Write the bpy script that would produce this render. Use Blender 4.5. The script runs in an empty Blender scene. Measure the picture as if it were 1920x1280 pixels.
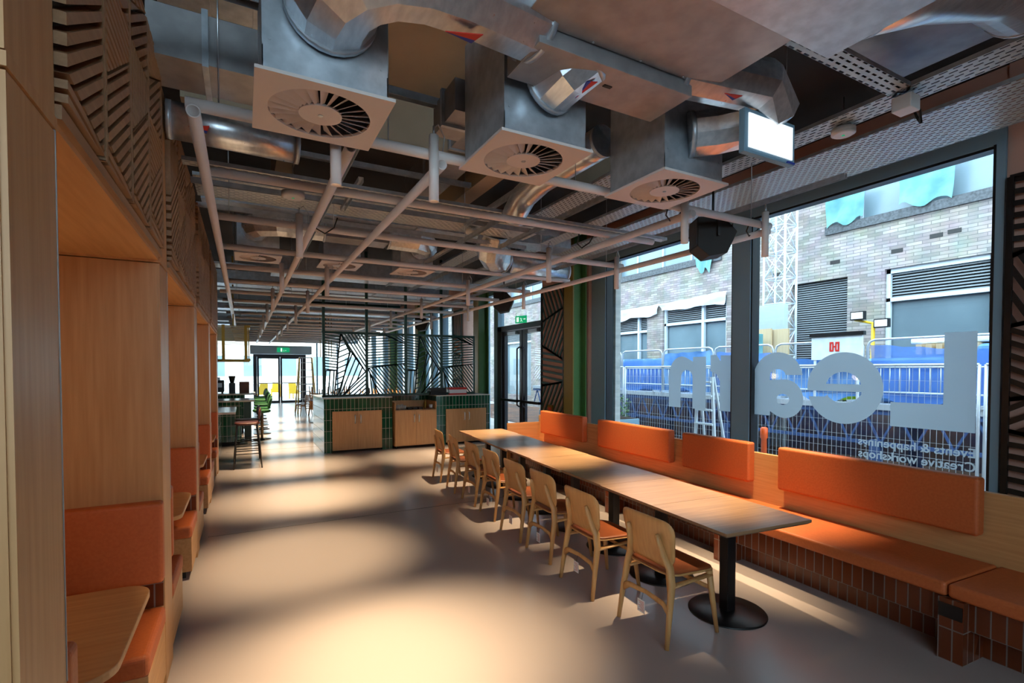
import bpy, bmesh, math, random
from mathutils import Vector, Matrix, Euler
R = math.radians
PI = math.pi
scene = bpy.context.scene
COL = scene.collection

# ---------------------------------------------------------------- camera
cd = bpy.data.cameras.new('camera')
cam = bpy.data.objects.new('camera', cd)
COL.objects.link(cam)
cd.sensor_width = 36.0
cd.lens = 938.0 / 1920.0 * 36.0
cd.shift_y = 0.0395
cd.clip_start = 0.02
cd.clip_end = 300
cam.location = (0, 0, 1.8)
cam.rotation_euler = (R(90 - 1.4), 0, -math.atan(503 / 938.0))
scene.camera = cam

# ---------------------------------------------------------------- exposure, sky
scene.view_settings.view_transform = 'Standard'
scene.view_settings.look = 'None'
scene.view_settings.exposure = 0.15
scene.view_settings.gamma = 1.0
scene.view_settings.use_curve_mapping = False
w = bpy.data.worlds.new('overcast_sky')
scene.world = w
w.use_nodes = True
bg = w.node_tree.nodes['Background']
bg.inputs[0].default_value = (0.80, 0.92, 1.0, 1)
bg.inputs[1].default_value = 7.0
scene.cycles.max_bounces = 8
scene.cycles.diffuse_bounces = 4
scene.cycles.glossy_bounces = 4
scene.cycles.transparent_max_bounces = 16
scene.cycles.caustics_reflective = False
scene.cycles.caustics_refractive = False
scene.cycles.sample_clamp_indirect = 4.0
SPOT_W = 560.0
SPOT_COL = (1.0, 0.77, 0.46)

# ---------------------------------------------------------------- materials
def lin(h):
    h = h.lstrip('#')
    out = []
    for i in (0, 2, 4):
        v = int(h[i:i + 2], 16) / 255.0
        out.append(v / 12.92 if v <= 0.04045 else ((v + 0.055) / 1.055) ** 2.4)
    return (out[0], out[1], out[2], 1.0)

def base_mat(name, col, rough=0.5, metal=0.0, spec=0.5):
    m = bpy.data.materials.new(name)
    m.use_nodes = True
    b = m.node_tree.nodes['Principled BSDF']
    b.inputs['Base Color'].default_value = lin(col) if isinstance(col, str) else col
    b.inputs['Roughness'].default_value = rough
    b.inputs['Metallic'].default_value = metal
    b.inputs['Specular IOR Level'].default_value = spec
    return m, m.node_tree.nodes, m.node_tree.links, b

def coords(nodes, links, scale=(1, 1, 1), rot=(0, 0, 0)):
    tc = nodes.new('ShaderNodeTexCoord')
    mp = nodes.new('ShaderNodeMapping')
    mp.inputs['Scale'].default_value = scale
    mp.inputs['Rotation'].default_value = rot
    links.new(tc.outputs['Object'], mp.inputs['Vector'])
    return mp.outputs['Vector']

def noisy(name, c1, c2, scale=(5, 5, 5), rough=0.5, metal=0.0, bump=0.0, detail=4.0, nscale=1.0, lo=0.35, hi=0.65, spec=0.5, rvar=0.0):
    m, N, L, b = base_mat(name, c1, rough, metal, spec)
    v = coords(N, L, scale)
    n = N.new('ShaderNodeTexNoise')
    n.inputs['Scale'].default_value = nscale
    n.inputs['Detail'].default_value = detail
    L.new(v, n.inputs['Vector'])
    r = N.new('ShaderNodeValToRGB')
    r.color_ramp.elements[0].position = lo
    r.color_ramp.elements[1].position = hi
    r.color_ramp.elements[0].color = lin(c1)
    r.color_ramp.elements[1].color = lin(c2)
    L.new(n.outputs['Fac'], r.inputs['Fac'])
    L.new(r.outputs['Color'], b.inputs['Base Color'])
    if bump:
        bp = N.new('ShaderNodeBump')
        bp.inputs['Strength'].default_value = bump
        bp.inputs['Distance'].default_value = 0.01
        L.new(n.outputs['Fac'], bp.inputs['Height'])
        L.new(bp.outputs['Normal'], b.inputs['Normal'])
    if rvar:
        mr = N.new('ShaderNodeMapRange')
        mr.inputs['To Min'].default_value = rough - rvar
        mr.inputs['To Max'].default_value = rough + rvar
        L.new(n.outputs['Fac'], mr.inputs['Value'])
        L.new(mr.outputs['Result'], b.inputs['Roughness'])
    return m

def wood(name, c1, c2, axis='z', rough=0.45, fine=1.0):
    s = {'x': (2.2, 45, 45), 'y': (45, 2.2, 45), 'z': (45, 45, 2.2)}[axis]
    s = tuple(q * fine for q in s)
    m = noisy(name, c1, c2, s, rough, 0, 0.08, 5.0, 1.0, 0.3, 0.7)
    return m

def tile_mat(name, c1, c2, mortar, tw, th, axis='x', rough=0.12, zoff=0.0, gap=0.004, yoff=0.0):
    """stacked tiles, width tw along the wall, height th up it; each tile keeps its own shade"""
    m, N, L, b = base_mat(name, c1, rough)
    tc = N.new('ShaderNodeTexCoord')
    sp = N.new('ShaderNodeSeparateXYZ')
    L.new(tc.outputs['Object'], sp.inputs[0])
    cb = N.new('ShaderNodeCombineXYZ')
    ad = N.new('ShaderNodeMath'); ad.operation = 'ADD'
    L.new(sp.outputs['X'], ad.inputs[0]); L.new(sp.outputs['Y'], ad.inputs[1])
    L.new(ad.outputs[0], cb.inputs['X'])
    az = N.new('ShaderNodeMath'); az.operation = 'ADD'; az.inputs[1].default_value = zoff
    L.new(sp.outputs['Z'], az.inputs[0])
    L.new(az.outputs[0], cb.inputs['Y'])
    br = N.new('ShaderNodeTexBrick')
    br.offset = 0.0; br.squash = 1.0
    br.inputs['Scale'].default_value = 1.0
    br.inputs['Brick Width'].default_value = tw
    br.inputs['Row Height'].default_value = th
    br.inputs['Mortar Size'].default_value = gap
    br.inputs['Mortar Smooth'].default_value = 0.1
    br.inputs['Color1'].default_value = lin(c1)
    br.inputs['Color2'].default_value = lin(c2)
    br.inputs['Mortar'].default_value = lin(mortar)
    L.new(cb.outputs[0], br.inputs['Vector'])
    L.new(br.outputs['Color'], b.inputs['Base Color'])
    mr = N.new('ShaderNodeMapRange')
    mr.inputs['To Min'].default_value = rough
    mr.inputs['To Max'].default_value = 0.8
    L.new(br.outputs['Fac'], mr.inputs['Value'])
    L.new(mr.outputs['Result'], b.inputs['Roughness'])
    bp = N.new('ShaderNodeBump'); bp.inputs['Strength'].default_value = 0.4; bp.inputs['Distance'].default_value = 0.003
    bp.invert = True
    L.new(br.outputs['Fac'], bp.inputs['Height'])
    L.new(bp.outputs['Normal'], b.inputs['Normal'])
    return m

def brick_mat(name):
    m, N, L, b = base_mat(name, '#b0a8a2', 0.9)
    tc = N.new('ShaderNodeTexCoord')
    sp = N.new('ShaderNodeSeparateXYZ'); L.new(tc.outputs['Object'], sp.inputs[0])
    ad = N.new('ShaderNodeMath'); ad.operation = 'ADD'
    L.new(sp.outputs['X'], ad.inputs[0]); L.new(sp.outputs['Y'], ad.inputs[1])
    cb = N.new('ShaderNodeCombineXYZ')
    L.new(ad.outputs[0], cb.inputs['X']); L.new(sp.outputs['Z'], cb.inputs['Y'])
    br = N.new('ShaderNodeTexBrick')
    br.inputs['Scale'].default_value = 1.0
    br.inputs['Brick Width'].default_value = 0.30
    br.inputs['Row Height'].default_value = 0.074
    br.inputs['Mortar Size'].default_value = 0.007
    br.inputs['Bias'].default_value = -0.1
    br.inputs['Color1'].default_value = lin('#9b8d83')
    br.inputs['Color2'].default_value = lin('#796b63')
    br.inputs['Mortar'].default_value = lin('#6f6762')
    L.new(cb.outputs[0], br.inputs['Vector'])
    n = N.new('ShaderNodeTexNoise'); n.inputs['Scale'].default_value = 2.5; n.inputs['Detail'].default_value = 5
    L.new(tc.outputs['Object'], n.inputs['Vector'])
    mx = N.new('ShaderNodeMix'); mx.data_type = 'RGBA'; mx.blend_type = 'OVERLAY'; mx.inputs['Factor'].default_value = 0.5
    L.new(br.outputs['Color'], mx.inputs[6]); L.new(n.outputs['Color'], mx.inputs[7])
    hs = N.new('ShaderNodeHueSaturation'); hs.inputs['Saturation'].default_value = 0.55
    L.new(mx.outputs[2], hs.inputs['Color'])
    L.new(hs.outputs[0], b.inputs['Base Color'])
    bp = N.new('ShaderNodeBump'); bp.inputs['Strength'].default_value = 0.6; bp.inputs['Distance'].default_value = 0.01; bp.invert = True
    L.new(br.outputs['Fac'], bp.inputs['Height']); L.new(bp.outputs['Normal'], b.inputs['Normal'])
    return m

def perforated(name, col, sx, sy, w=0.5, h=0.28, rough=0.35, metal=0.75, plane='xy', off=0.5):
    """sheet metal with rows of real see-through slots (transparent holes)"""
    m, N, L, b = base_mat(name, col, rough, metal)
    tc = N.new('ShaderNodeTexCoord')
    br = N.new('ShaderNodeTexBrick')
    br.offset = off
    br.inputs['Scale'].default_value = 1.0
    br.inputs['Brick Width'].default_value = sx
    br.inputs['Row Height'].default_value = sy
    br.inputs['Mortar Size'].default_value = min(sx * (1 - w), sy * (1 - h)) / 2.0
    br.inputs['Mortar Smooth'].default_value = 0.0
    if plane == 'xy':
        L.new(tc.outputs['Object'], br.inputs['Vector'])
    else:
        sp = N.new('ShaderNodeSeparateXYZ'); L.new(tc.outputs['Object'], sp.inputs[0])
        cb = N.new('ShaderNodeCombineXYZ')
        a, c = {'xz': ('X', 'Z'), 'yz': ('Y', 'Z'), 'yx': ('Y', 'X')}[plane]
        L.new(sp.outputs[a], cb.inputs['X']); L.new(sp.outputs[c], cb.inputs['Y'])
        L.new(cb.outputs[0], br.inputs['Vector'])
    tr = N.new('ShaderNodeBsdfTransparent')
    mx = N.new('ShaderNodeMixShader')
    out = N['Material Output']
    L.new(br.outputs['Fac'], mx.inputs['Fac'])
    L.new(tr.outputs[0], mx.inputs[1]); L.new(b.outputs[0], mx.inputs[2])
    L.new(mx.outputs[0], out.inputs['Surface'])
    return m

def glass_mat(name, tint='#f2fbff', gloss=0.06):
    m = bpy.data.materials.new(name); m.use_nodes = True
    N, L = m.node_tree.nodes, m.node_tree.links
    N.remove(N['Principled BSDF'])
    t = N.new('ShaderNodeBsdfTransparent'); t.inputs[0].default_value = lin(tint)
    g = N.new('ShaderNodeBsdfGlossy'); g.inputs['Roughness'].default_value = 0.02
    lw = N.new('ShaderNodeLayerWeight'); lw.inputs['Blend'].default_value = 0.5
    pw = N.new('ShaderNodeMath'); pw.operation = 'POWER'; pw.inputs[1].default_value = 4.0
    L.new(lw.outputs['Facing'], pw.inputs[0])
    fr = N.new('ShaderNodeMath'); fr.operation = 'MULTIPLY_ADD'; fr.inputs[1].default_value = 0.5; fr.inputs[2].default_value = 0.02
    L.new(pw.outputs[0], fr.inputs[0])
    mx = N.new('ShaderNodeMixShader')
    L.new(fr.outputs[0], mx.inputs['Fac'])
    L.new(t.outputs[0], mx.inputs[1]); L.new(g.outputs[0], mx.inputs[2])
    L.new(mx.outputs[0], N['Material Output'].inputs['Surface'])
    return m

def sheer(name, col, alpha, rough=0.6, trans=0.4):
    m, N, L, b = base_mat(name, col, rough)
    t = N.new('ShaderNodeBsdfTransparent')
    mx = N.new('ShaderNodeMixShader'); mx.inputs['Fac'].default_value = alpha
    tl = N.new('ShaderNodeBsdfTranslucent'); tl.inputs[0].default_value = lin(col)
    m2 = N.new('ShaderNodeMixShader'); m2.inputs['Fac'].default_value = trans
    L.new(b.outputs[0], m2.inputs[1]); L.new(tl.outputs[0], m2.inputs[2])
    L.new(t.outputs[0], mx.inputs[1]); L.new(m2.outputs[0], mx.inputs[2])
    L.new(mx.outputs[0], N['Material Output'].inputs['Surface'])
    return m

def glow(name, col, s):
    m, N, L, b = base_mat(name, col, 0.5)
    b.inputs['Emission Color'].default_value = lin(col)
    b.inputs['Emission Strength'].default_value = s
    return m

M = {}
M['floor'] = noisy('resin_floor', '#aa9c98', '#ad9f9b', (0.8, 0.8, 0.8), 0.21, 0, 0.0, 2.0, 1.0, 0.0, 1.0, spec=0.45)
M['soffit_slab'] = noisy('ceiling_concrete', '#2b2a2c', '#3a393a', (1, 1, 1), 0.9)
M['board'] = noisy('ceiling_board', '#b5a48c', '#a89880', (1.5, 1.5, 1.5), 0.8)
M['oak_z'] = wood('oak_upright_grain', '#cb9a68', '#bb8856', 'z')
M['oak_y'] = wood('oak_long_grain', '#cd9b66', '#bc8955', 'y')
M['oak_x'] = wood('oak_cross_grain', '#cd9b66', '#bc8955', 'x')
M['carved'] = wood('carved_oak', '#a9835f', '#956f4e', 'y', 0.45)
M['carved_shade'] = wood('carved_oak_shaded_ground', '#5f4634', '#54402f', 'z', 0.6)  # backing darkened: shade in the gaps between slats put into its colour
M['table'] = wood('table_oak', '#a98462', '#8f6c4e', 'x', 0.3)
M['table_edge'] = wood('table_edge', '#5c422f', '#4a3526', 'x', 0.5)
M['chair'] = wood('chair_oak', '#cf9d64', '#bd8a52', 'z', 0.45)
M['leather'] = noisy('tan_leather', '#8f4a26', '#7d3f20', (8, 8, 8), 0.42, 0, 0.05)
M['orange'] = noisy('orange_upholstery', '#c26432', '#ba5c2c', (60, 60, 60), 0.55, 0, 0.1)
M['terracotta'] = tile_mat('terracotta_tile', '#733519', '#5b2915', '#776b63', 0.072, 0.2, rough=0.25, zoff=0.0)
M['green_tile'] = tile_mat('green_tile', '#0f5238', '#0a3b2a', '#a7aba2', 0.085, 0.235, rough=0.12, zoff=-0.005)
M['green_metal'] = base_mat('green_powder_coat', '#0d3a30', 0.4)[0]
M['green_paint'] = noisy('green_column_paint', '#4f7d46', '#487440', (3, 3, 3), 0.4)
M['olive_flange'] = base_mat('olive_column_flange', '#7d6f28', 0.45)[0]  # olive tone for the room-facing flange only
M['pink_wall'] = noisy('pink_plaster', '#c8a090', '#bf9788', (2, 2, 2), 0.8)
M['frame'] = base_mat('blue_grey_frame', '#7898ab', 0.4)[0]
M['frame_in'] = base_mat('black_frame_edge', '#191c20', 0.4)[0]
M['bronze_frame'] = base_mat('dark_door_frame', '#35353a', 0.35, 0.4)[0]
M['black'] = base_mat('black_metal', '#141416', 0.35)[0]
M['black_matt'] = base_mat('black_matt', '#1b1817', 0.6)[0]
M['tube'] = noisy('pale_tube_paint', '#ece1dd', '#e6dbd7', (3, 3, 3), 0.4)
M['diffuser'] = base_mat('diffuser_paint', '#dfd2cd', 0.45)[0]
M['galv'] = noisy('galvanised_steel', '#c6ced6', '#b0b9c2', (14, 14, 14), 0.38, 0.6, 0.02, 3.0, rvar=0.06)
M['galv_dark'] = noisy('galvanised_steel_dull', '#a9a8aa', '#9a999b', (9, 9, 9), 0.45, 0.5, 0.02, 3.0)
M['foil'] = noisy('foil_lagging', '#e4e9ee', '#cdd3da', (30, 9, 30), 0.3, 0.9, 0.07, 4.0, rvar=0.06)
M['tray'] = perforated('perforated_tray', '#c6cac6', 0.075, 0.042, 0.55, 0.36, 0.4, 0.4, plane='yx')
M['tray_x'] = perforated('perforated_tray_cross', '#c6cac6', 0.075, 0.042, 0.55, 0.36, 0.4, 0.4, plane='xy')
M['brick'] = brick_mat('grey_brick')
M['glass'] = glass_mat('window_glass')
M['glass_far'] = glass_mat('facade_glass', '#c8dbe2')
M['vinyl'] = sheer('frosted_vinyl', '#d2dce2', 0.88, 0.7, 0.85)
M['white'] = base_mat('white_plastic', '#e6e6e6', 0.4)[0]
M['bright_top'] = base_mat('pale_stone_top', '#d7d2ca', 0.25)[0]
M['red'] = base_mat('red_print', '#c8281e', 0.5)[0]
M['blue'] = base_mat('blue_print', '#1f3a9c', 0.5)[0]
M['exit_green'] = glow('exit_green', '#12a06a', 0.8)
M['exit_white'] = glow('exit_white', '#dff5ea', 0.9)
M['sign_face'] = glow('blank_light_face', '#eef4f6', 0.85)
M['lamp'] = glow('lamp_aperture', '#ffd2a0', 6.0)
M['handle'] = base_mat('brushed_handle', '#d9d9d9', 0.3, 0.9)[0]
M['brass'] = base_mat('brass', '#8f6a26', 0.35, 0.8)[0]
M['asphalt'] = noisy('site_ground', '#463a36', '#6b4a38', (1.2, 1.2, 1.2), 0.9)
M['paving'] = noisy('pale_paving', '#9b9a98', '#b0aeab', (1, 1, 1), 0.9)
M['blue_net'] = sheer('blue_net', '#6aa0ea', 0.5)
M['blue_sheet'] = noisy('blue_sheeting', '#4478bd', '#79aae0', (2, 2, 2), 0.5, 0, 0.6)
M['teal_sheet'] = noisy('teal_sheeting', '#4a8488', '#649a9c', (3, 3, 3), 0.45, 0, 0.6)
M['white_sheet'] = noisy('white_sheeting', '#dfe6ea', '#c4d0d8', (3, 3, 3), 0.5, 0, 0.6)
M['zinc'] = base_mat('zinc_rail', '#b9c3cc', 0.4, 0.4)[0]
M['lead'] = noisy('dark_ledge', '#3a3d41', '#55595e', (20, 20, 20), 0.7)
M['louvre'] = base_mat('grey_louvre', '#7c8489', 0.5)[0]
M['ledge_white'] = base_mat('white_profile', '#c3ced6', 0.5)[0]
M['yellow'] = base_mat('yellow_paint', '#e0b31a', 0.45)[0]
M['ply'] = wood('plywood', '#c2ab86', '#ad9672', 'z', 0.7, 0.4)
M['orange_plastic'] = base_mat('orange_plastic', '#e2571c', 0.45)[0]
M['lime'] = noisy('hi_vis_lime', '#b8e02a', '#8fc318', (4, 4, 4), 0.6)
M['leaf'] = noisy('leaf_green', '#2f5c2a', '#497b38', (10, 10, 10), 0.6)
M['soil'] = base_mat('soil', '#3a2c22', 0.9)[0]
M['green_felt'] = noisy('green_upholstery', '#2f7040', '#275f36', (30, 30, 30), 0.8)
M['brown_leather'] = noisy('oxblood_leather', '#5c2a22', '#4b221c', (9, 9, 9), 0.4)
M['steel'] = base_mat('brushed_steel', '#b4b8bb', 0.3, 0.9)[0]
M['cable'] = base_mat('black_cable', '#101010', 0.5)[0]
M['bronze_wood'] = wood('base_wood', '#9c7040', '#87602f', 'z')

# ---------------------------------------------------------------- mesh helpers
def frame_for(d):
    d = d.normalized()
    a = Vector((0, 0, 1)) if abs(d.z) < 0.95 else Vector((0, 1, 0))
    s = d.cross(a).normalized()
    return s, s.cross(d).normalized()

class MB:
    def __init__(self):
        self.v = []; self.f = []; self.smooth = []; self.mi = []
        self.cur = 0
    def add(self, vs, fs, smooth=False):
        n = len(self.v)
        self.v += [Vector(p) for p in vs]
        self.f += [tuple(i + n for i in q) for q in fs]
        self.smooth += [smooth] * len(fs)
        self.mi += [self.cur] * len(fs)
        return self
    def box(self, x0, x1, y0, y1, z0, z1):
        x0, x1 = min(x0, x1), max(x0, x1); y0, y1 = min(y0, y1), max(y0, y1); z0, z1 = min(z0, z1), max(z0, z1)
        return self.add([(x0, y0, z0), (x1, y0, z0), (x1, y1, z0), (x0, y1, z0), (x0, y0, z1), (x1, y0, z1), (x1, y1, z1), (x0, y1, z1)],
                        [(0, 3, 2, 1), (4, 5, 6, 7), (0, 1, 5, 4), (1, 2, 6, 5), (2, 3, 7, 6), (3, 0, 4, 7)])
    def prism(self, poly, fn0, fn1):
        """poly of 2D points, fn0 and fn1 map them to the two faces"""
        n = len(poly)
        vs = [fn0(*p) for p in poly] + [fn1(*p) for p in poly]
        fs = [tuple(range(n)), tuple(range(2 * n - 1, n - 1, -1))] + [(i, i + n, (i + 1) % n + n, (i + 1) % n) for i in range(n)]
        return self.add(vs, fs)
    def bar(self, p, q, w, h=None, up=None):
        h = h or w
        p, q = Vector(p), Vector(q)
        s, u = frame_for(q - p)
        s, u = s * w / 2, u * h / 2
        vs = [p - s - u, p + s - u, p + s + u, p - s + u, q - s - u, q + s - u, q + s + u, q - s + u]
        return self.add(vs, [(0, 3, 2, 1), (4, 5, 6, 7), (0, 1, 5, 4), (1, 2, 6, 5), (2, 3, 7, 6), (3, 0, 4, 7)])
    def sweep(self, pts, rad, seg=10, caps=True, smooth=True, hollow=0.0, phase=0.0):
        pts = [Vector(p) for p in pts]
        n = len(pts)
        if not isinstance(rad, (list, tuple)): rad = [rad] * n
        rad = [r if isinstance(r, (list, tuple)) else (r, r) for r in rad]
        rings = []
        s = None
        for i, p in enumerate(pts):
            if i == 0: d = pts[1] - p
            elif i == n - 1: d = p - pts[i - 1]
            else: d = (pts[i + 1] - p).normalized() + (p - pts[i - 1]).normalized()
            d.normalize()
            if s is None: s, u = frame_for(d)
            else:
                s = (s - d * s.dot(d)).normalized(); u = s.cross(d).normalized()
            k = 1.0
            if 0 < i < n - 1:
                c = (pts[i + 1] - p).normalized().dot(d)
                k = 1.0 / max(c, 0.5)
            rings.append([p + s * math.cos(2 * PI * j / seg + phase) * rad[i][0] * k + u * math.sin(2 * PI * j / seg + phase) * rad[i][1] * k for j in range(seg)])
        vs = [q for r in rings for q in r]
        fs = []
        for i in range(n - 1):
            for j in range(seg):
                a, b2 = i * seg + j, i * seg + (j + 1) % seg
                fs.append((a, a + seg, b2 + seg, b2))
        self.add(vs, fs, smooth)
        if hollow:
            inner = []
            for i, r in enumerate(rings):
                inner += [pts[i] + (q - pts[i]) * hollow for q in r]
            base = len(self.v)
            self.add(inner, [(f[3], f[2], f[1], f[0]) for f in fs], smooth)
            o = base - n * seg
            ring = []
            for j in range(seg):
                j2 = (j + 1) % seg
                ring.append((o + j, o + j2, base + j2, base + j))
                e = (n - 1) * seg
                ring.append((o + e + j2, o + e + j, base + e + j, base + e + j2))
            self.f += ring; self.smooth += [False] * len(ring); self.mi += [self.cur] * len(ring)
        elif caps:
            m = len(self.v) - n * seg
            self.f.append(tuple(m + j for j in range(seg)))
            self.f.append(tuple(m + (n - 1) * seg + j for j in reversed(range(seg))))
            self.smooth += [False, False]; self.mi += [self.cur] * 2
        return self
    def cyl(self, p, q, r, r2=None, seg=16, hollow=0.0, smooth=True):
        return self.sweep([p, q], [r, r if r2 is None else r2], seg, True, smooth, hollow)
    def lathe(self, prof, c=(0, 0, 0), seg=24, smooth=True):
        """prof: list of (r, z)"""
        c = Vector(c)
        vs = []; fs = []
        for r, z in prof:
            for j in range(seg):
                a = 2 * PI * j / seg
                vs.append(c + Vector((r * math.cos(a), r * math.sin(a), z)))
        for i in range(len(prof) - 1):
            for j in range(seg):
                a, b2 = i * seg + j, i * seg + (j + 1) % seg
                fs.append((a, b2, b2 + seg, a + seg))
        self.add(vs, fs, smooth)
        m = len(self.v) - len(vs)
        self.f.append(tuple(m + j for j in reversed(range(seg))))
        self.f.append(tuple(m + (len(prof) - 1) * seg + j for j in range(seg)))
        self.smooth += [False, False]; self.mi += [self.cur] * 2
        return self
    def slab(self, outline, fn, thick, rings=6, smooth=True):
        """outline (u,v) around 0,0; fn(u,v)->(point, normal); closed curved plate"""
        n = len(outline)
        top = []; bot = []
        p0, n0 = fn(0, 0)
        top.append(Vector(p0)); bot.append(Vector(p0) - Vector(n0) * thick)
        for k in range(1, rings + 1):
            t = k / rings
            for (u, v) in outline:
                p, nn = fn(u * t, v * t)
                e = 0.25 if k == rings else 0.0
                top.append(Vector(p) - Vector(nn) * thick * e)
                bot.append(Vector(p) - Vector(nn) * thick * (1 - e))
        fs = []
        for j in range(n):
            fs.append((0, 1 + j, 1 + (j + 1) % n))
        for k in range(rings - 1):
            for j in range(n):
                a = 1 + k * n + j; b2 = 1 + k * n + (j + 1) % n
                fs.append((a, a + n, b2 + n, b2))
        o = len(top)
        fb = [tuple(i + o for i in reversed(f)) for f in fs]
        side = []
        for j in range(n):
            a = 1 + (rings - 1) * n + j; b2 = 1 + (rings - 1) * n + (j + 1) % n
            side.append((a, a + o, b2 + o, b2))
        self.add(top + bot, fs + fb + side, smooth)
        return self
    def build(self, name, mat, parent=None, bevel=0.0, bseg=2, local=False, subsurf=0):
        me = bpy.data.meshes.new(name)
        if parent is not None and not local:
            o = origin_of(parent)
        elif parent is None and not local:
            xs = [p.x for p in self.v]; ys = [p.y for p in self.v]; zs = [p.z for p in self.v]
            o = Vector(((min(xs) + max(xs)) / 2, (min(ys) + max(ys)) / 2, min(zs)))
        else:
            o = Vector((0, 0, 0))
        me.from_pydata([tuple(p - o) for p in self.v], [], self.f)
        me.polygons.foreach_set('use_smooth', self.smooth)
        mats = mat if isinstance(mat, (list, tuple)) else [mat]
        for m in mats: me.materials.append(m)
        if len(mats) > 1: me.polygons.foreach_set('material_index', self.mi)
        me.update()
        bm = bmesh.new(); bm.from_mesh(me)
        bmesh.ops.recalc_face_normals(bm, faces=bm.faces)
        bm.to_mesh(me); bm.free()
        ob = bpy.data.objects.new(name, me)
        COL.objects.link(ob)
        if parent is not None: ob.parent = parent
        elif not local: ob.location = o
        if bevel:
            md = ob.modifiers.new('bevel', 'BEVEL'); md.width = bevel; md.segments = bseg; md.limit_method = 'ANGLE'; md.angle_limit = R(40)
        if subsurf:
            md = ob.modifiers.new('sub', 'SUBSURF'); md.levels = subsurf; md.render_levels = subsurf
        return ob

def origin_of(ob):
    o = Vector((0, 0, 0))
    while ob is not None:
        if ob.type == 'EMPTY' or ob.parent is None: o += ob.location
        ob = ob.parent
    return o

def tag(o, label=None, cat=None, group=None, kind=None):
    if label: o['label'] = label
    if cat: o['category'] = cat
    if group: o['group'] = group
    if kind: o['kind'] = kind
    return o

def thing(name, label, cat, loc=(0, 0, 0), rz=0.0, group=None, kind=None):
    o = bpy.data.objects.new(name, None)
    o.empty_display_size = 0.1
    COL.objects.link(o)
    o.location = loc; o.rotation_euler = (0, 0, rz)
    return tag(o, label, cat, group, kind)

def struct(name, mb, mat, **k):
    return tag(mb.build(name, mat, **k), kind='structure')

def dup(root, loc=None, rot=None, label=None, group=None):
    r = root.copy(); COL.objects.link(r)
    if loc is not None: r.location = loc
    if rot is not None: r.rotation_euler = rot if isinstance(rot, (tuple, list)) else (0, 0, rot)
    if label: r['label'] = label
    if group: r['group'] = group
    for ch in list(root.children):
        c = ch.copy(); COL.objects.link(c); c.parent = r
        for g in list(ch.children):
            d = g.copy(); COL.objects.link(d); d.parent = c
    return r

def B(*a): return MB().box(*a)

def rrect(w, h, r, n=5):
    pts = []
    for cx, cy, a0 in ((w / 2 - r, h / 2 - r, 0), (-w / 2 + r, h / 2 - r, 90), (-w / 2 + r, -h / 2 + r, 180), (w / 2 - r, -h / 2 + r, 270)):
        for i in range(n + 1):
            a = R(a0 + 90 * i / n)
            pts.append((cx + r * math.cos(a), cy + r * math.sin(a)))
    return pts

def clip(poly, nx, ny, d):
    """keep nx*x+ny*y<=d"""
    out = []
    for i in range(len(poly)):
        a, b2 = poly[i], poly[(i + 1) % len(poly)]
        da = nx * a[0] + ny * a[1] - d; db = nx * b2[0] + ny * b2[1] - d
        if da <= 0: out.append(a)
        if (da < 0) != (db < 0) and abs(da - db) > 1e-9:
            t = da / (da - db)
            out.append((a[0] + (b2[0] - a[0]) * t, a[1] + (b2[1] - a[1]) * t))
    return out

def area(p):
    return abs(sum(p[i][0] * p[(i + 1) % len(p)][1] - p[(i + 1) % len(p)][0] * p[i][1] for i in range(len(p)))) / 2

def stripes(poly, ang, pitch, width, phase=0.0, inset=0.0):
    """parallel bars at angle ang (degrees) cut to a convex cell"""
    c, s = math.cos(R(ang)), math.sin(R(ang))
    nx, ny = -s, c
    if inset:
        cx = sum(p[0] for p in poly) / len(poly); cy = sum(p[1] for p in poly) / len(poly)
        q = poly
        for i in range(len(poly)):
            a, b2 = poly[i], poly[(i + 1) % len(poly)]
            ex, ey = b2[0] - a[0], b2[1] - a[1]
            L = math.hypot(ex, ey)
            if L < 1e-6: continue
            mx, my = ey / L, -ex / L
            d = mx * a[0] + my * a[1]
            if mx * cx + my * cy > d: mx, my, d = -mx, -my, -d
            q = clip(q, mx, my, d - inset)
            if len(q) < 3: return []
        poly = q
    ds = [nx * p[0] + ny * p[1] for p in poly]
    k = math.floor((min(ds) - phase) / pitch)
    out = []
    while k * pitch + phase < max(ds):
        d0 = k * pitch + phase
        q = clip(poly, nx, ny, d0 + width)
        if len(q) > 2: q = clip(q, -nx, -ny, -d0)
        if len(q) > 2 and area(q) > 1e-5: out.append(q)
        k += 1
    return out

def cells(rng, w, h, cols, rows):
    """slanted column boundaries, each column cut by slanted lines; list of (poly, angle)"""
    out = []
    xs = [(0, 0)] + [(w * i / cols + rng.uniform(-.16, .16) * w / cols, w * i / cols + rng.uniform(-.16, .16) * w / cols) for i in range(1, cols)] + [(w, w)]
    for i in range(cols):
        (b0, t0), (b1, t1) = xs[i], xs[i + 1]
        zs = [(0, 0)]
        for j in range(1, rows):
            c = h * j / rows + rng.uniform(-.2, .2) * h / rows
            s = rng.choice([-1, 1]) * rng.uniform(.1, .45) * (w / cols) / 1.0
            zs.append((c - s / 2, c + s / 2))
        zs.append((h, h))
        X = lambda z, b, t: b + (t - b) * z / h
        prev = None
        for j in range(rows):
            (l0, r0), (l1, r1) = zs[j], zs[j + 1]
            poly = [(X(l0, b0, t0), l0), (X(r0, b1, t1), r0), (X(r1, b1, t1), r1), (X(l1, b0, t0), l1)]
            a = rng.choice([4, -8, 6, 62, -58, 84, 24, -30])
            while prev is not None and abs(a - prev) < 35: a = rng.choice([4, -8, 6, 62, -58, 84, 24, -30])
            prev = a
            out.append((poly, a))
    return out

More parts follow.
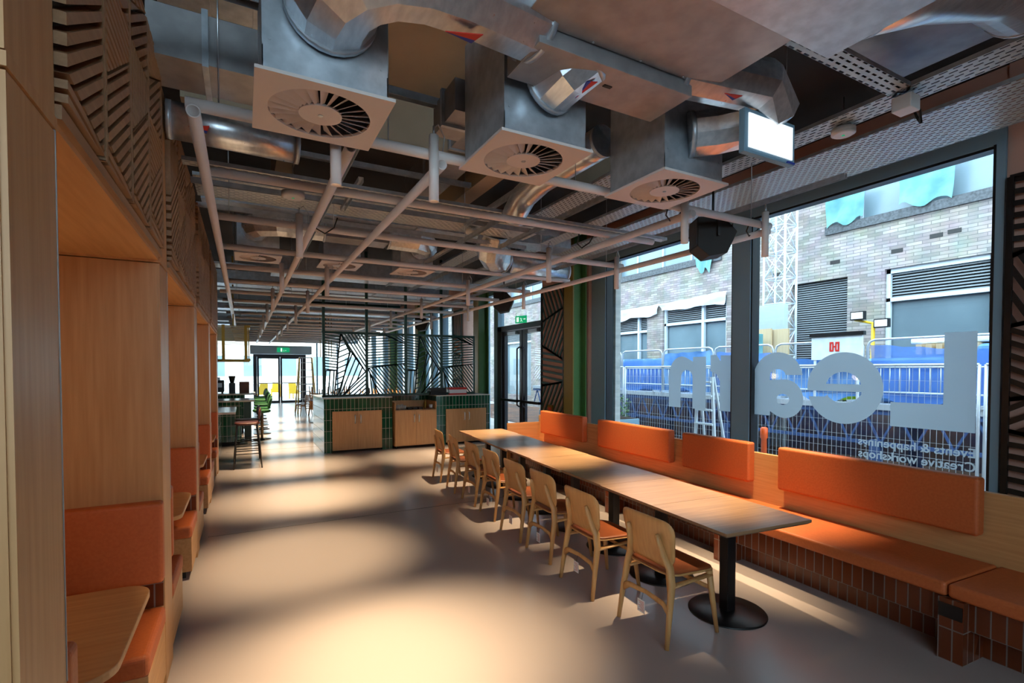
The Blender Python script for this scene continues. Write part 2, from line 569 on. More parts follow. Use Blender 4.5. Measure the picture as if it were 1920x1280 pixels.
# ================================================================ THE SETTING
XW = 5.9            # inner face of the glazed street wall
struct('floor', B(-7, XW + 0.15, -4.15, 30, -0.1, 0), M['floor'])
struct('ceiling', B(-7.15, XW + 0.3, -4.15, 30, 4.45, 4.6), M['soffit_slab'])
struct('wall_left', B(-1.9, -1.72, 1.3, 10.3, 0, 4.45).box(-7, -1.72, 10.3, 10.45, 0, 4.45).box(-7.15, -7, -4.15, 30, 0, 4.45), M['pink_wall'])
struct('wall_near', MB().box(-7, XW + .3, -4.15, -4, 0, 2.3).box(-7, XW + .3, -4.15, -4, 4.1, 4.45).box(2.3, XW + .3, -4.15, -4, 2.3, 4.1), M['pink_wall'])
struct('trim_9', MB().box(-7, -6.9, -4.1, -4, 2.3, 4.1).box(-3.5, -3.4, -4.1, -4, 2.3, 4.1).box(-1.6, -1.5, -4.1, -4, 2.3, 4.1).box(.3, .4, -4.1, -4, 2.3, 4.1).box(2.2, 2.3, -4.1, -4, 2.3, 4.1), M['frame'])
struct('window_40', B(-6.9, 2.25, -4.06, -4.05, 2.3, 4.1), M['glass'])
for y in (6.25, 12.5):
    struct('trim_1' if y < 10 else 'trim_2', B(-0.36, 5.8, y - 0.002, y + 0.002, 0.0, 0.0015), M['black_matt'])

# street wall: solid near pier, head, mullions
struct('wall_right', MB().box(XW - .02, XW + .3, -4, 1.84, 0, 4.45).box(XW, XW + .3, 1.84, 30, 3.92, 4.45)
       .box(XW - .12, XW + .25, 7.70, 8.38, 0, 3.9).box(XW - .17, XW + .25, 8.38, 9.30, 0, 3.9)
       .box(XW - .1, XW + .25, 13.9, 14.7, 0, 3.9).box(XW - .1, XW + .25, 21.5, 22.6, 0, 3.9), M['pink_wall'])
struct('trim_3', MB().box(XW - .04, XW + .12, 1.84, 30, 3.775, 3.92), M['frame'])
m = MB()
for a, b2 in ((4.31, 4.58), (7.28, 7.69), (11.66, 11.9), (12.5, 12.72), (14.7, 14.95), (15.7, 15.95), (16.7, 16.95), (17.7, 18.0), (19.6, 19.9), (21.2, 21.5), (23.6, 23.9), (26, 26.3)):
    m.box(XW - .06, XW + .12, a, b2, 0, 3.8)
m.box(XW - .06, XW + .12, 1.84, 1.90, 0, 3.8)
struct('trim_4', m, M['frame'])
m = MB()
for a in (4.58, 7.69, 1.90, 4.29, 7.26):
    m.box(XW - .045, XW + .1, a, a + .025, 0, 3.78)
m.box(XW - .03, XW + .1, 1.9, 7.3, 3.75, 3.776)
struct('trim_5', m, M['frame_in'])
wins = [(1.93, 4.31), (4.6, 7.28), (11.9, 12.5), (12.72, 13.9), (14.95, 15.7), (15.95, 16.7), (16.95, 17.7), (18, 19.6), (19.9, 21.2), (22.6, 23.6), (23.9, 26), (26.3, 30)]
for i, (a, b2) in enumerate(wins):
    struct('window_%d' % (i + 1), B(XW + .03, XW + .038, a, b2, 0.06, 3.78), M['glass'])

# glazed double door in the street wall
d = MB()
d.box(XW - .08, XW + .12, 11.45, 11.66, 0, 2.9).box(XW - .08, XW + .12, 9.3, 9.42, 0, 2.9).box(XW - .08, XW + .12, 9.3, 11.66, 2.78, 2.9)
struct('trim_6', d, M['bronze_frame'])
struct('window_20', B(XW + .03, XW + .038, 9.3, 11.66, 2.9, 3.78), M['glass'])
for i, (a, b2, hy) in enumerate(((9.44, 10.4, 10.3), (10.46, 11.44, 10.56))):
    t = MB().box(XW - .03, XW + .04, a, a + .1, 0, 2.76).box(XW - .03, XW + .04, b2 - .1, b2, 0, 2.76).box(XW - .03, XW + .04, a + .1, b2 - .1, 0, .14).box(XW - .03, XW + .04, a + .1, b2 - .1, 2.66, 2.76)
    dr = struct('door_%d' % (i + 1), t, M['bronze_frame'])
    o = dr.location
    def sub(nm, mb, mt, lab=None):
        ob = mb.build(nm, mt, None)
        ob.location = ob.location - dr.location; ob.parent = dr
        if lab: ob['label'] = lab
        return ob
    sub('glass_pane', B(XW, XW + .008, a + .1, b2 - .1, .14, 2.66), M['glass'])
    sub('push_bar', MB().bar((XW - .12, a + .06, 1.05), (XW - .12, b2 - .06, 1.05), .05, .06).bar((XW - .12, a + .08, 1.05), (XW - .02, a + .08, 1.05), .05).bar((XW - .12, b2 - .08, 1.05), (XW - .02, b2 - .08, 1.05), .05), M['black'])
    sub('pull_handle', MB().sweep([(XW - .03, hy, .9), (XW - .1, hy, .95), (XW - .1, hy, 2.3), (XW - .03, hy, 2.35)], .018), M['bronze_frame'])
    sub('door_closer', B(XW - .1, XW - .03, a + .2, a + .6, 2.66, 2.73), M['steel'])

# far facade (30 m away): glazed, with bulkhead over a double door
fz = MB()
for x in (-6.9, -5.3, -3.7, -2.1, 3.6, 4.7):
    fz.box(x, x + .08, 29.95, 30.1, 0, 3.4)
fz.box(-7, XW, 29.95, 30.1, 3.3, 4.45)
struct('wall_far', fz, M['frame'])
struct('trim_7', B(.3, 3.25, 28.9, 29.94, 2.62, 3.06), base_mat('pale_bulkhead_paint', '#b9c9cf', .5)[0])
struct('trim_8', MB().box(.45, .62, 29.9, 30.08, 0, 2.62).box(2.88, 3.05, 29.9, 30.08, 0, 2.62).box(.62, 2.88, 29.9, 30.08, 2.5, 2.62), M['bronze_frame'])
struct('window_30', B(-6.9, .45, 30.0, 30.01, .05, 3.3), M['glass'])
struct('window_31', B(3.05, XW, 30.0, 30.01, .05, 3.3), M['glass'])
for i, (a, b2) in enumerate(((.63, 1.74), (1.76, 2.87))):
    t = MB().box(a, a + .09, 29.95, 30.02, 0, 2.5).box(b2 - .09, b2, 29.95, 30.02, 0, 2.5).box(a + .09, b2 - .09, 29.95, 30.02, 2.4, 2.5).box(a + .09, b2 - .09, 29.95, 30.02, 0, .12)
    dr = struct('door_%d' % (i + 3), t, M['bronze_frame'])
    def sub2(nm, mb, mt):
        ob = mb.build(nm, mt, None); ob.location = ob.location - dr.location; ob.parent = dr
    sub2('glass_pane', B(a + .09, b2 - .09, 29.98, 29.99, .12, 2.4), M['glass'])
    sub2('push_bar', B(a + .05, b2 - .05, 29.88, 29.93, 1.05, 1.1), M['steel'])

# pale brick reveal outside, entrance grating inside
tag(MB().box(XW + .13, XW + .25, 7.22, 7.75, -.03, 4.6).build('brick_reveal', noisy('pale_brick_reveal', '#b9bdbb', '#a3a8a8', (3, 3, 13), .9)), 'pale masonry reveal outside beside the middle window', 'pier')
gt = thing('entrance_grating', 'slatted entrance grating on the floor between counter and glass doors', 'grating', (4.95, 9.6, 0))
B(4.15, 5.78, 8.4, 10.8, .0005, .003).build('dark_well', M['black'], gt)
gm = MB()
for k in range(30): gm.box(4.17 + k * .054, 4.197 + k * .054, 8.41, 10.79, .003, .009)
gm.build('slats', M['steel'], gt)

# green H-columns by the street wall
for i, (x, y, lab) in enumerate(((5.43, 7.72, 'green painted steel column between bench and glass doors'),
                                 (5.43, 12.02, 'green painted steel column behind right end of tiled counter'),
                                 (5.43, 17.2, 'green painted steel column seen through the fretwork screen'),
                                 (5.43, 21.0, 'farthest green painted column by the street windows'))):
    yy = (y, y + .3)
    c = thing('steel_column', lab, 'column', (x + .15, y + .15, 0), group='green columns')
    MB().box(x, x + .025, yy[0], yy[1], 0, 4.45).build('front_flange', M['olive_flange'], c)['label'] = 'olive toned flange facing the room'
    MB().box(x + .025, x + .29, y + .14, y + .16, 0, 4.45).box(x + .29, x + .315, yy[0], yy[1], 0, 4.45).build('web', M['green_paint'], c)

# ================================================================ BOOTHS (left wall)
XB = -0.41
PIERS = [(1.36, 1.66), (3.42, 3.74), (5.62, 5.90), (7.85, 8.12), (10.0, 10.3)]
ordn = ['nearest', 'second', 'third', 'fourth', 'farthest']
for i, (a, b2) in enumerate(PIERS):
    p = thing('booth_partition', ['nearest oak booth partition, cut by left edge', 'oak booth partition behind the nearest orange backrest', 'oak booth partition, third from the camera', 'oak booth partition, fourth from the camera',
              'last oak booth partition, next to the bar stools'][i], 'partition', (-1.05, (a + b2) / 2, 0), group='oak booth partitions')
    B(-1.7, XB - .012, a, b2, .0, 2.395).build('panel', M['oak_z'], p)
    m = MB().box(XB - .012, XB, a + .004, b2 - .004, 0, 2.395)
    m.box(-1.7, XB + .004, a - .004, b2 + .004, 2.40, 2.43)
    m.build('edge_lipping', M['oak_z'], p)
    m = MB().box(XB - .006, XB + .002, b2 - .004, b2, 1.0, 2.4)
    m.build('metal_trim', M['galv_dark'], p)
    if i < 4:
        pass
def fascia_cells(rng, w, h):
    # columns of slats rising at about 32 degrees, level patches between them, thin upright strips
    out = []
    n = max(1, round(w / .48)); cw = w / n
    for i in range(n):
        x0, x1 = i * cw, (i + 1) * cw - .05
        col = [(x0, 0), (x1, 0), (x1, h), (x0, h)]
        st = [(x1, 0), (x1 + .05, 0), (x1 + .05, h), (x1, h)]
        out.append((st, 90, .025))
        def split(poly, k, c):
            # below and above the line z = c + k * (u - x0)
            return clip(poly, -k, 1, c - k * x0), clip(poly, k, -1, -(c - k * x0))
        lo, rest = split(col, -.15, rng.uniform(.05, .12))
        out.append((lo, -4, .036))
        c = rng.uniform(.30, .50)
        a, rest = split(rest, .62, c - .1)
        out.append((a, 32, .044))
        b2, rest = split(rest, .05, c + rng.uniform(.22, .3))
        out.append((b2, -3 if i % 2 else 84, .034))
        d, e = split(rest, .45, c + .42)
        out.append((d, 32, .044)); out.append((e, -30 if i % 2 else 3, .044))
    return [q for q in out if len(q[0]) > 2]
rng = random.Random(11)
bays = [(PIERS[k][1], PIERS[k + 1][0]) for k in range(4)]
for i, (a, b2) in enumerate(bays):
    p = thing('carved_fascia', '%s carved oak fascia panel above the booths' % ordn[i] if i < 3 else 'farthest carved oak fascia panel above the booths', 'panel', (XB - .02, (a + b2) / 2, 2.43), group='carved fascia panels')
    B(XB - .06, XB - .02, a, b2, 2.43, 3.48).build('backing', M['carved_shade'], p)
    mb = MB()
    ow, oh = b2 - a - .0, 1.05 - .05
    for poly, ang, pitch in fascia_cells(rng, ow, oh):
        for q in stripes(poly, ang, pitch, pitch * .62, rng.uniform(0, .05), .005):
            mb.prism(q, lambda u, v: (XB - .021, a + u, 2.47 + v), lambda u, v: (XB + .026, a + u, 2.47 + v))
    mb.build('raised_slats', M['carved'], p, bevel=.003, bseg=1)
    MB().box(XB - .02, XB + .014, a, b2, 2.43, 2.466).build('bottom_rail', M['carved'], p)
    B(-1.7, XB - .004, a, b2, 2.412, 2.43).build('soffit', M['oak_y'], p)
for i, (a, b2) in enumerate(PIERS):
    p = MB().box(XB - .06, XB, a, b2, 2.435, 3.48)
    tag(p.build('fascia_post', M['oak_z']), ['plain oak fascia strip above the nearest partition', 'plain oak strip between first and second carved panels', 'plain oak strip between second and third carved panels',
        'plain oak strip between third and farthest carved panels', 'plain oak strip ending the carved fascia'][i], 'strip', 'plain fascia strips')
tag(B(-1.72, XB - .06, 1.36, 10.3, 3.3, 3.34).build('booth_roof', M['oak_y']), 'flat top board closing in the booth row above the fascia', 'board')

def booth_bench(yback, ydir, lab, far=True):
    """seat block against a partition; ydir +1: seat extends towards +y"""
    D = .57
    y0, y1 = yback + ydir * .006, yback + ydir * D
    t = thing('booth_bench', lab, 'bench', (-1.05, (y0 + y1) / 2, 0), group='booth benches')
    B(-1.68, XB - .0, y0, y1, .07, .36).build('base', M['oak_y'], t, bevel=.003)
    B(-1.66, XB - .05, y0, y1 - ydir * .06, 0, .07).build('plinth', M['black_matt'], t)
    B(-1.68, XB + .005, y0, y1 + ydir * .015, .36, .465).build('seat_cushion', M['orange'], t, bevel=.025, bseg=4)
    B(-1.68, XB - .005, y0, y0 + ydir * .012, .465, .62).build('tile_strip', M['terracotta'], t)
    B(-1.68, XB + .005, y0, y0 + ydir * .085, .62, 1.07).build('backrest', M['orange'], t, bevel=.02, bseg=4)
    return t
def booth_table(ya, yb, lab):
    t = thing('booth_table', lab, 'table', (-1.05, (ya + yb) / 2, 0), group='booth tables')
    pts = []
    x0, x1 = -1.68, XB + .0
    r = .12
    for cx, cy, a0 in ((x1 - r, yb - r, 0), (x0 + .01, yb - .01, 90), (x0 + .01, ya + .01, 180), (x1 - r, ya + r, 270)):
        rr = r if cx > -1 else .01
        for k in range(9):
            an = R({0: 90, 90: 180, 180: 270, 270: 360}[a0] - 90 + 90 * k / 8) if False else R(a0 + 90 * k / 8)
            pts.append((cx + rr * math.cos(an), cy + rr * math.sin(an)))
    MB().prism(pts, lambda u, v: (u, v, .708), lambda u, v: (u, v, .74)).build('tabletop', M['oak_x'], t, bevel=.004)
    MB().box(-1.15, -1.05, (ya + yb) / 2 - .04, (ya + yb) / 2 + .04, .02, .708).build('leg', M['black'], t)
    MB().lathe([(.24, 0), (.24, .012), (.06, .02)], (-1.1, (ya + yb) / 2, 0)).build('base', M['black'], t)
names = ['nearest booth', 'second booth', 'third booth', 'farthest booth']
for i, (a, b2) in enumerate(bays):
    booth_bench(a, 1, 'orange booth bench on the near side of the %s' % names[i])
    booth_bench(b2, -1, 'orange booth bench facing the camera in the %s' % names[i])
    mid = (a + b2) / 2
    booth_table(mid - .26 - .13, mid + .39 + .1, 'oak booth table with rounded corners in the %s' % names[i])
    lp = thing('added_booth_lamp', 'unseen wall lamp added to light the %s' % names[i], 'lamp', (-1.66, mid, 1.62), group='added booth lamps')  # unseen lamp added to warm the booth interior
    MB().cyl((-1.72, mid, 1.62), (-1.64, mid, 1.62), .05).build('backplate', M['brass'], lp)
    MB().lathe([(.03, -.07), (.06, -.05), (.075, 0), (.06, .05), (.03, .07)], (-1.58, mid, 1.62)).build('globe', M['lamp'], lp)
    ld = bpy.data.lights.new('booth_fill_light', 'POINT'); ld.energy = 4; ld.color = (1, .74, .42); ld.shadow_soft_size = .08
    lo = bpy.data.objects.new('booth_fill_light', ld); COL.objects.link(lo); lo.location = (.2, 0, 0); lo.parent = lp

# ================================================================ WINDOW BENCH
BR = -math.atan(.055)
bench = thing('window_bench', 'long upholstered bench with tiled base under the street windows', 'bench', (4.5, 1.4, 0), BR)
BL0, BL1 = -2.6, 6.62
MB().box(0, .05, BL0, BL1, 0, .955).build('back_panel', M['oak_y'], bench, local=True, bevel=.002)
MB().box(-.66, 0, BL1 - .03, BL1, 0, .83).build('end_panel', M['oak_x'], bench, local=True)
MB().box(-.60, 0, BL0, BL1 - .03, .20, .385).build('upper_tile_band', M['terracotta'], bench, local=True)
MB().box(-.44, 0, BL0, BL1 - .03, 0, .20).build('recessed_tile_base', M['terracotta'], bench, local=True)
for y in (-1.83, -.03, 1.75, 3.5, 5.25):
    q = MB().box(-.68, -.43, y - .065, y + .065, 0, .385).build('tile_pier', M['terracotta'], bench, local=True)
    if y == -.03:
        MB().box(-.688, -.68, y - .06, y + .06, .27, .355).build('socket_plate', M['black'], q, local=True)
cuts = [BL0, -.0, 3.4, BL1 - .03]
for a, b2 in zip(cuts[:-1], cuts[1:]):
    MB().box(-.665, -.002, a + .004, b2 - .004, .385, .475).build('seat_cushion', M['orange'], bench, local=True, bevel=.022, bseg=4)
for a, b2, lab in ((-2.2, -.6, None), (.08, 1.6, 'longest back cushion, nearest the camera'), (1.92, 2.85, 'shortest back cushion'), (3.06, 4.58, None), (4.98, 6.38, None)):
    MB().box(-.1, -.002, a, b2, .655, 1.06).build('back_cushion', M['orange'], bench, local=True, bevel=.022, bseg=4)

# ================================================================ TABLES AND CHAIRS
ta, tb = Vector((3.125, 2.125, 0)), Vector((3.665, 8.04, 0))
tdir = (tb - ta).normalized()
trz = -math.atan2(tdir.x, tdir.y)
TL = (tb - ta).length / 8
def make_table(lab):
    t = thing('dining_table', lab, 'table', (0, 0, 0), 0, 'square pedestal tables in the row')
    MB().box(-.4, .4, -TL / 2 + .002, TL / 2 - .002, .722, .742).build('tabletop', M['table'], t, local=True)
    p = []
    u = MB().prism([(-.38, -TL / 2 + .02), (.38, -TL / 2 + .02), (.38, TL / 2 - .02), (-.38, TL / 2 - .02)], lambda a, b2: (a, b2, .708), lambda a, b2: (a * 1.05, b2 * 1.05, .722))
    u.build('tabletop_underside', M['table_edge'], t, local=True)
    MB().box(-.04, .04, -.04, .04, .015, .70).build('post', M['black'], t, local=True, bevel=.004)
    MB().box(-.2, .2, -.03, .03, .69, .708).build('mounting_plate', M['black'], t, local=True)
    MB().lathe([(.275, 0), (.275, .006), (.268, .012), (.06, .014)], seg=48).build('base_disc', M['black'], t, local=True)
    return t
tlabs = ['square oak table at the near end of the long row', 'square oak table second from the near end of the row', 'square oak table third from the near end of the row', 'square oak table fourth from the near end of the row',
         'square oak table fifth from the near end of the row', 'square oak table third from the counter end of the row', 'square oak table second from the counter end of the row', 'square oak table at the counter end of the long row']
t0 = make_table(tlabs[0])
for i in range(8):
    c = ta + tdir * TL * (i + .5)
    j = .004 * ((i * 37) % 5 - 2)
    if i == 0: t0.location = c; t0.rotation_euler = (0, 0, trz)
    else: dup(t0, c + Vector((j * 2, 0, 0)), trz + j * .6, tlabs[i])

def make_chair(lab, tagged=True):
    """oak side chair, local +x is the front"""
    t = thing('dining_chair', lab, 'chair', (0, 0, 0), 0, 'oak chairs along the table row')
    for s in (-1, 1):
        MB().sweep([(-.245, s * .245, 0), (-.215, s * .235, .22), (-.185, s * .222, .40), (-.178, s * .195, .50), (-.203, s * .165, .58), (-.231, s * .15, .67), (-.246, s * .145, .72)],
                   [(.015, .014), (.021, .018), (.028, .022), (.031, .022), (.028, .018), (.023, .015), (.013, .010)], 10).build('back_leg', M['chair'], t, local=True)
        MB().sweep([(.225, s * .225, 0), (.195, s * .212, .22), (.172, s * .2, .43)], [(.014, .013), (.019, .018), (.024, .021)], 10).build('front_leg', M['chair'], t, local=True)
        MB().sweep([(.18, s * .2, .40), (.0, s * .205, .39), (-.185, s * .218, .385)], [(.028, .011), (.022, .010), (.028, .011)], 8).build('side_rail', M['chair'], t, local=True)
    st = MB().sweep([(-.222, -.236, .225), (-.21, -.17, .262), (-.205, 0, .272), (-.21, .17, .262), (-.222, .236, .225)], [(.010, .030), (.011, .021), (.011, .017), (.011, .021), (.010, .030)], 8).build('back_stretcher', M['chair'], t, local=True)
    MB().sweep([(.192, -.212, .30), (.19, 0, .30), (.192, .212, .30)], [(.009, .016)] * 3, 8).build('front_stretcher', M['chair'], t, local=True)
    ol = [(u, v) for u, v in rrect(.44, .45, .10, 6)]
    def seat(u, v, dz=0):
        return (u + .01, v * (1 - .1 * (-u / .22) * .5) , .447 + dz + .10 * v * v - .06 * max(0, -u) ** 1 * .3 + .02 * (abs(u) / .22) ** 3 * (1 if u < 0 else -.6)), (0, 0, 1)
    MB().slab(ol, lambda u, v: seat(u, v, 0), .014).build('seat_shell', M['chair'], t, local=True)
    MB().slab([(u * .97, v * .97) for u, v in ol], lambda u, v: seat(u, v, .014), .016).build('seat_pad', M['leather'], t, local=True)
    ol2 = rrect(.49, .325, .085, 6)
    def back(u, v):
        # u across, v up
        y = u * (1 + .10 * v / .155)
        x = -.205 - .30 * v * .45 - .0 + (-.38 * u * u) + .045 * 1 - .012
        x = -.19 - .16 * v + .55 * u * u * 1.0 - .02
        return (x, y, .655 + v), (1, 0, .16)
    MB().slab(ol2, back, .012, 7).build('backrest', M['chair'], t, local=True)
    if tagged:
        MB().bar((-.215, .02, .262), (-.225, .02, .215), .002).build('tag_string', M['cable'], t, local=True)
        tg = MB().box(-.228, -.2265, -.012, .062, .125, .212).build('care_tag', M['white'], t, local=True)
        tg['label'] = 'white printed paper tag'
        tl = MB()
        for k in range(7):
            tl.box(-.2290, -.2282, -.004, .054 - .012 * (k % 3), .198 - k * .010, .2005 - k * .010)
        tl.build('printed_lines', M['red'], tg, local=True)
    return t
CH = [(2.385, 2.56), (2.39, 3.33), (2.49, 4.10), (2.525, 4.74), (2.62, 5.52), (2.67, 6.22), (2.71, 6.97), (2.76, 7.74)]
clabs = ['oak chair with tan leather seat nearest the camera', 'oak chair with hanging white tag, second nearest the camera', 'oak chair with tan seat, third nearest in the row', 'oak chair with tan seat, fourth nearest in the row',
         'oak chair with tan seat, fifth nearest in the row', 'oak chair third from the far end of the row', 'oak chair second from the far end of the row', 'oak chair at the far end of the row by the counter']
ch0 = make_chair(clabs[0])
crng = random.Random(5)
for i, (x, y) in enumerate(CH):
    rz = trz + crng.uniform(-.05, .05) + (.04 if i == 0 else 0)
    loc = (x + .245, y, 0)
    if i == 0: ch0.location = loc; ch0.rotation_euler = (0, 0, rz)
    else: dup(ch0, loc, rz, clabs[i])

# ================================================================ TILED COUNTER
ct = thing('service_counter', 'dark green tiled service counter with built-in oak cupboards', 'counter', (3.45, 12.2, 0))
cm = MB()
cm.box(1.5, 1.66, 11.3, 13.2, 0, 1.17).box(2.74, 2.97, 11.3, 12.1, 0, 1.17).box(4.02, 4.25, 11.3, 12.1, 0, 1.17).box(5.33, 5.42, 11.3, 12.1, 0, 1.17)
cm.box(1.66, 2.74, 11.3, 12.1, .9, 1.17).box(4.25, 5.33, 11.3, 12.1, .86, 1.17).box(1.66, 5.33, 11.95, 12.1, 0, 1.17).box(1.66, 2.74, 12.1, 13.2, 0, 1.17)
cm.build('tiled_body', M['green_tile'], ct)
MB().box(1.48, 2.97, 11.29, 13.22, 1.17, 1.19).box(4.02, 5.44, 11.29, 12.12, 1.17, 1.19).box(2.97, 4.02, 11.9, 12.12, 1.17, 1.19).build('worktop', M['bright_top'], ct)
for (a, b2, z0, z1) in ((1.67, 2.73, .05, .895), (4.26, 5.32, .05, .855)):
    mid = (a + b2) / 2
    for s, (p, q) in ((1, (a, mid - .002)), (-1, (mid + .002, b2))):
        dr = MB().box(p, q, 11.285, 11.305, z0, z1).build('door', M['oak_z'], ct)
        hx = mid - s * .06
        MB().sweep([(hx, 11.285, z1 - .25), (hx, 11.25, z1 - .24), (hx, 11.25, z1 - .1), (hx, 11.285, z1 - .09)], .008, 8).build('handle', M['handle'], dr) if False else None
        hb = MB().sweep([(hx, 11.285, z1 - .27), (hx, 11.25, z1 - .26), (hx, 11.25, z1 - .10), (hx, 11.285, z1 - .09)], .010, 8).build('handle', M['handle'], ct)
        hb.name = 'handle'
        hb.parent = dr; hb.location = -Vector((0, 0, 0))
# movable cutlery station in the middle niche
cs = thing('cutlery_station', 'oak cutlery trolley with open top shelf standing in the counter niche', 'cupboard', (3.5, 11.5, 0))
MB().box(3.0, 3.99, 11.2, 11.85, .06, .88).build('body', M['oak_z'], cs)
MB().box(3.0, 3.02, 11.2, 11.85, .88, 1.06).box(3.97, 3.99, 11.2, 11.85, .88, 1.06).box(3.02, 3.97, 11.83, 11.85, .88, 1.06).build('top_gallery', M['oak_z'], cs)
for s, (p, q) in ((1, (3.005, 3.493)), (-1, (3.497, 3.985))):
    dr = MB().box(p, q, 11.18, 11.2, .08, .86).build('door', M['oak_z'], cs)
    hx = 3.495 - s * .055
    MB().sweep([(hx, 11.18, .60), (hx, 11.145, .61), (hx, 11.145, .76), (hx, 11.18, .77)], .009, 8).build('handle', M['handle'], dr)
for x in (3.05, 3.94):
    for y in (11.25, 11.8):
        MB().cyl((x - .015, y, .03), (x + .015, y, .03), .03, seg=12).build('castor', M['black'], cs)
crn = random.Random(3)
for k in range(7):
    x = 3.06 + k * .034
    h = crn.uniform(.10, .15)
    g = MB().cyl((x, 11.26, .88), (x, 11.26, .88 + h), .013, .015, seg=10)
    tag(g.build('glass_tumbler', M['steel']), '%s slim steel pot from the left on the cutlery trolley' % ('first', 'second', 'third', 'fourth', 'fifth', 'sixth', 'seventh')[k], 'pot', 'row of pots on the cutlery trolley')
for k in range(3):
    x = 3.36 + k * .13
    tag(MB().box(x - .05, x + .05, 11.24, 11.5, .88, .93).build('cutlery_tray', M['black_matt'], bevel=.006), ('left small black tray on the cutlery trolley', 'middle small black tray on the cutlery trolley', 'right small black tray on the cutlery trolley')[k], 'tray', 'cutlery trays on the trolley')
bt = thing('sauce_bottle', 'amber bottle standing at right end of the cutlery trolley', 'bottle', (3.78, 11.4, .88))
MB().lathe([(.032, 0), (.034, .02), (.034, .13), (.014, .17), (.012, .22)], (3.78, 11.4, .88)).build('bottle_body', M['brass'], bt)
MB().cyl((3.78, 11.4, 1.10), (3.78, 11.4, 1.125), .014).build('cap', M['black'], bt)
tag(MB().lathe([(.04, 0), (.045, .10), (.04, .10)], (3.9, 11.35, .88)).build('paper_cup', M['white']), 'white cup beside the amber bottle on the trolley', 'cup')
pl = tag(MB().lathe([(.05, 0), (.1, .012), (.11, .02)], (3.84, 11.3, .88)).build('plate', M['leather']), 'brown saucer at the right end of the trolley', 'plate')
for k in range(5):
    z = 1.19 + k * .035
    tag(MB().box(3.92 + .005 * k, 4.32, 11.42, 11.75, z, z + .032).build('black_folder', M['black_matt'], bevel=.004), ('black folder at the bottom of the stack beside the red box', 'second black folder from the bottom of the stack', 'middle black folder of the stack beside the red box', 'second black folder from the top of the stack', 'black folder on top of the stack beside the red box')[k], 'folder', 'stacked black folders on the counter')
rb = thing('cardboard_box', 'white and red printed box on the tiled counter', 'box', (4.62, 11.6, 1.19))
MB().box(4.42, 4.86, 11.45, 11.75, 1.19, 1.36).build('carton', M['white'], rb)
MB().box(4.415, 4.865, 11.445, 11.755, 1.315, 1.365).box(4.415, 4.865, 11.445, 11.755, 1.19, 1.225).build('red_band', M['red'], rb)

# ---------------------------------------------------------------- green fretwork screen on the counter
sc = thing('fretwork_screen', 'dark green metal fretwork screen standing on the tiled counter', 'screen', (3.3, 11.55, 1.19))
sx = [1.54, 2.46, 3.36, 4.24, 5.10]
fr = MB()
fr.box(1.5, 5.12, 11.52, 11.58, 1.195, 1.24).box(1.5, 5.12, 11.53, 11.57, 2.60, 2.645)
fr.box(5.085, 5.12, 11.53, 11.57, 1.2, 2.64)
fr.build('frame', M['green_metal'], sc)
for x in sx[:4]:
    MB().box(x - .028, x + .028, 11.52, 11.58, 1.2, 4.45).build('post', M['green_metal'], sc)
PAT = {'A': [([(0, 1), (.38, 1), (.28, .40), (0, .40)], -7, .062), ([(0, .40), (.28, .40), (.22, 0), (0, 0)], 86, .085),
             ([(.38, 1), (.60, .70), (.50, .40), (.30, 0), (.22, 0), (.28, .40)], 24, .105), ([(.38, 1), (1, 1), (1, .38), (.62, .72)], -58, .062),
             ([(.62, .72), (1, .38), (.72, .2), (.42, 0), (.34, 0), (.5, .42)], 68, .105), ([(.42, 0), (1, 0), (1, .38), (.72, .2)], 42, .07)],
       'B': [([(0, 1), (.42, 1), (1, .86), (1, .52), (0, .44)], 4, .062), ([(.42, 1), (1, 1), (1, .86)], -28, .05),
             ([(0, .44), (1, .52), (1, 0), (.28, 0)], -52, .062), ([(0, .44), (.28, 0), (0, 0)], -84, .075)]}
for k in range(4):
    a, b2 = sx[k], sx[k + 1]
    mb = MB()
    W, H = b2 - a - .05, 1.37
    for poly, ang, pitch in PAT['AB'[k % 2]]:
        q = [(u * W, v * H) for u, v in poly]
        for s in stripes(q, ang, pitch, .027, .006):
            mb.prism(s, lambda u, v: (a + .025 + u, 11.542, 1.235 + v), lambda u, v: (a + .025 + u, 11.558, 1.235 + v))
        for i2 in range(len(q)):
            p1, p2 = q[i2], q[(i2 + 1) % len(q)]
            if (p1[0] + p2[0]) / 2 in (0, W): continue
            mb.bar((a + .025 + p1[0], 11.55, 1.235 + p1[1]), (a + .025 + p2[0], 11.55, 1.235 + p2[1]), .026)
    mb.build('fretwork_panel', M['green_metal'], sc)

def fret(name, lab, x, y0, y1, z0, z1, seed, rows, cols=1, pitch=.125, width=.046):
    t = thing(name, lab, 'panel', (x, (y0 + y1) / 2, z0))
    r = random.Random(seed)
    m = MB()
    for poly, ang in cells(r, y1 - y0, z1 - z0, cols, rows):
        for q in stripes(poly, ang, pitch, width, .01):
            m.prism(q, lambda u, v: (x, y0 + u, z0 + v), lambda u, v: (x + .012, y0 + u, z0 + v))
        for i2 in range(len(poly)):
            p1, p2 = poly[i2], poly[(i2 + 1) % len(poly)]
            m.bar((x + .006, y0 + p1[0], z0 + p1[1]), (x + .006, y0 + p2[0], z0 + p2[1]), .012, width * .8)
    m.build('fretwork', M['green_metal'] if 'green' in lab else M['black'], t)
    MB().box(x - .01, x + .02, y0, y0 + .03, z0, z1).box(x - .01, x + .02, y1 - .03, y1, z0, z1).build('frame', M['black'], t)
    return t
fret('fretwork_wall_screen', 'dark green fretwork panel on the pink wall beside glass doors', XW - .21, 8.40, 9.28, .15, 3.55, 4, 5, 1)
fret('fretwork_wall_screen', 'black fretwork panel at the right edge of the picture', XW - .09, .6, 1.80, .6, 3.45, 9, 5, 1, .10, .045)
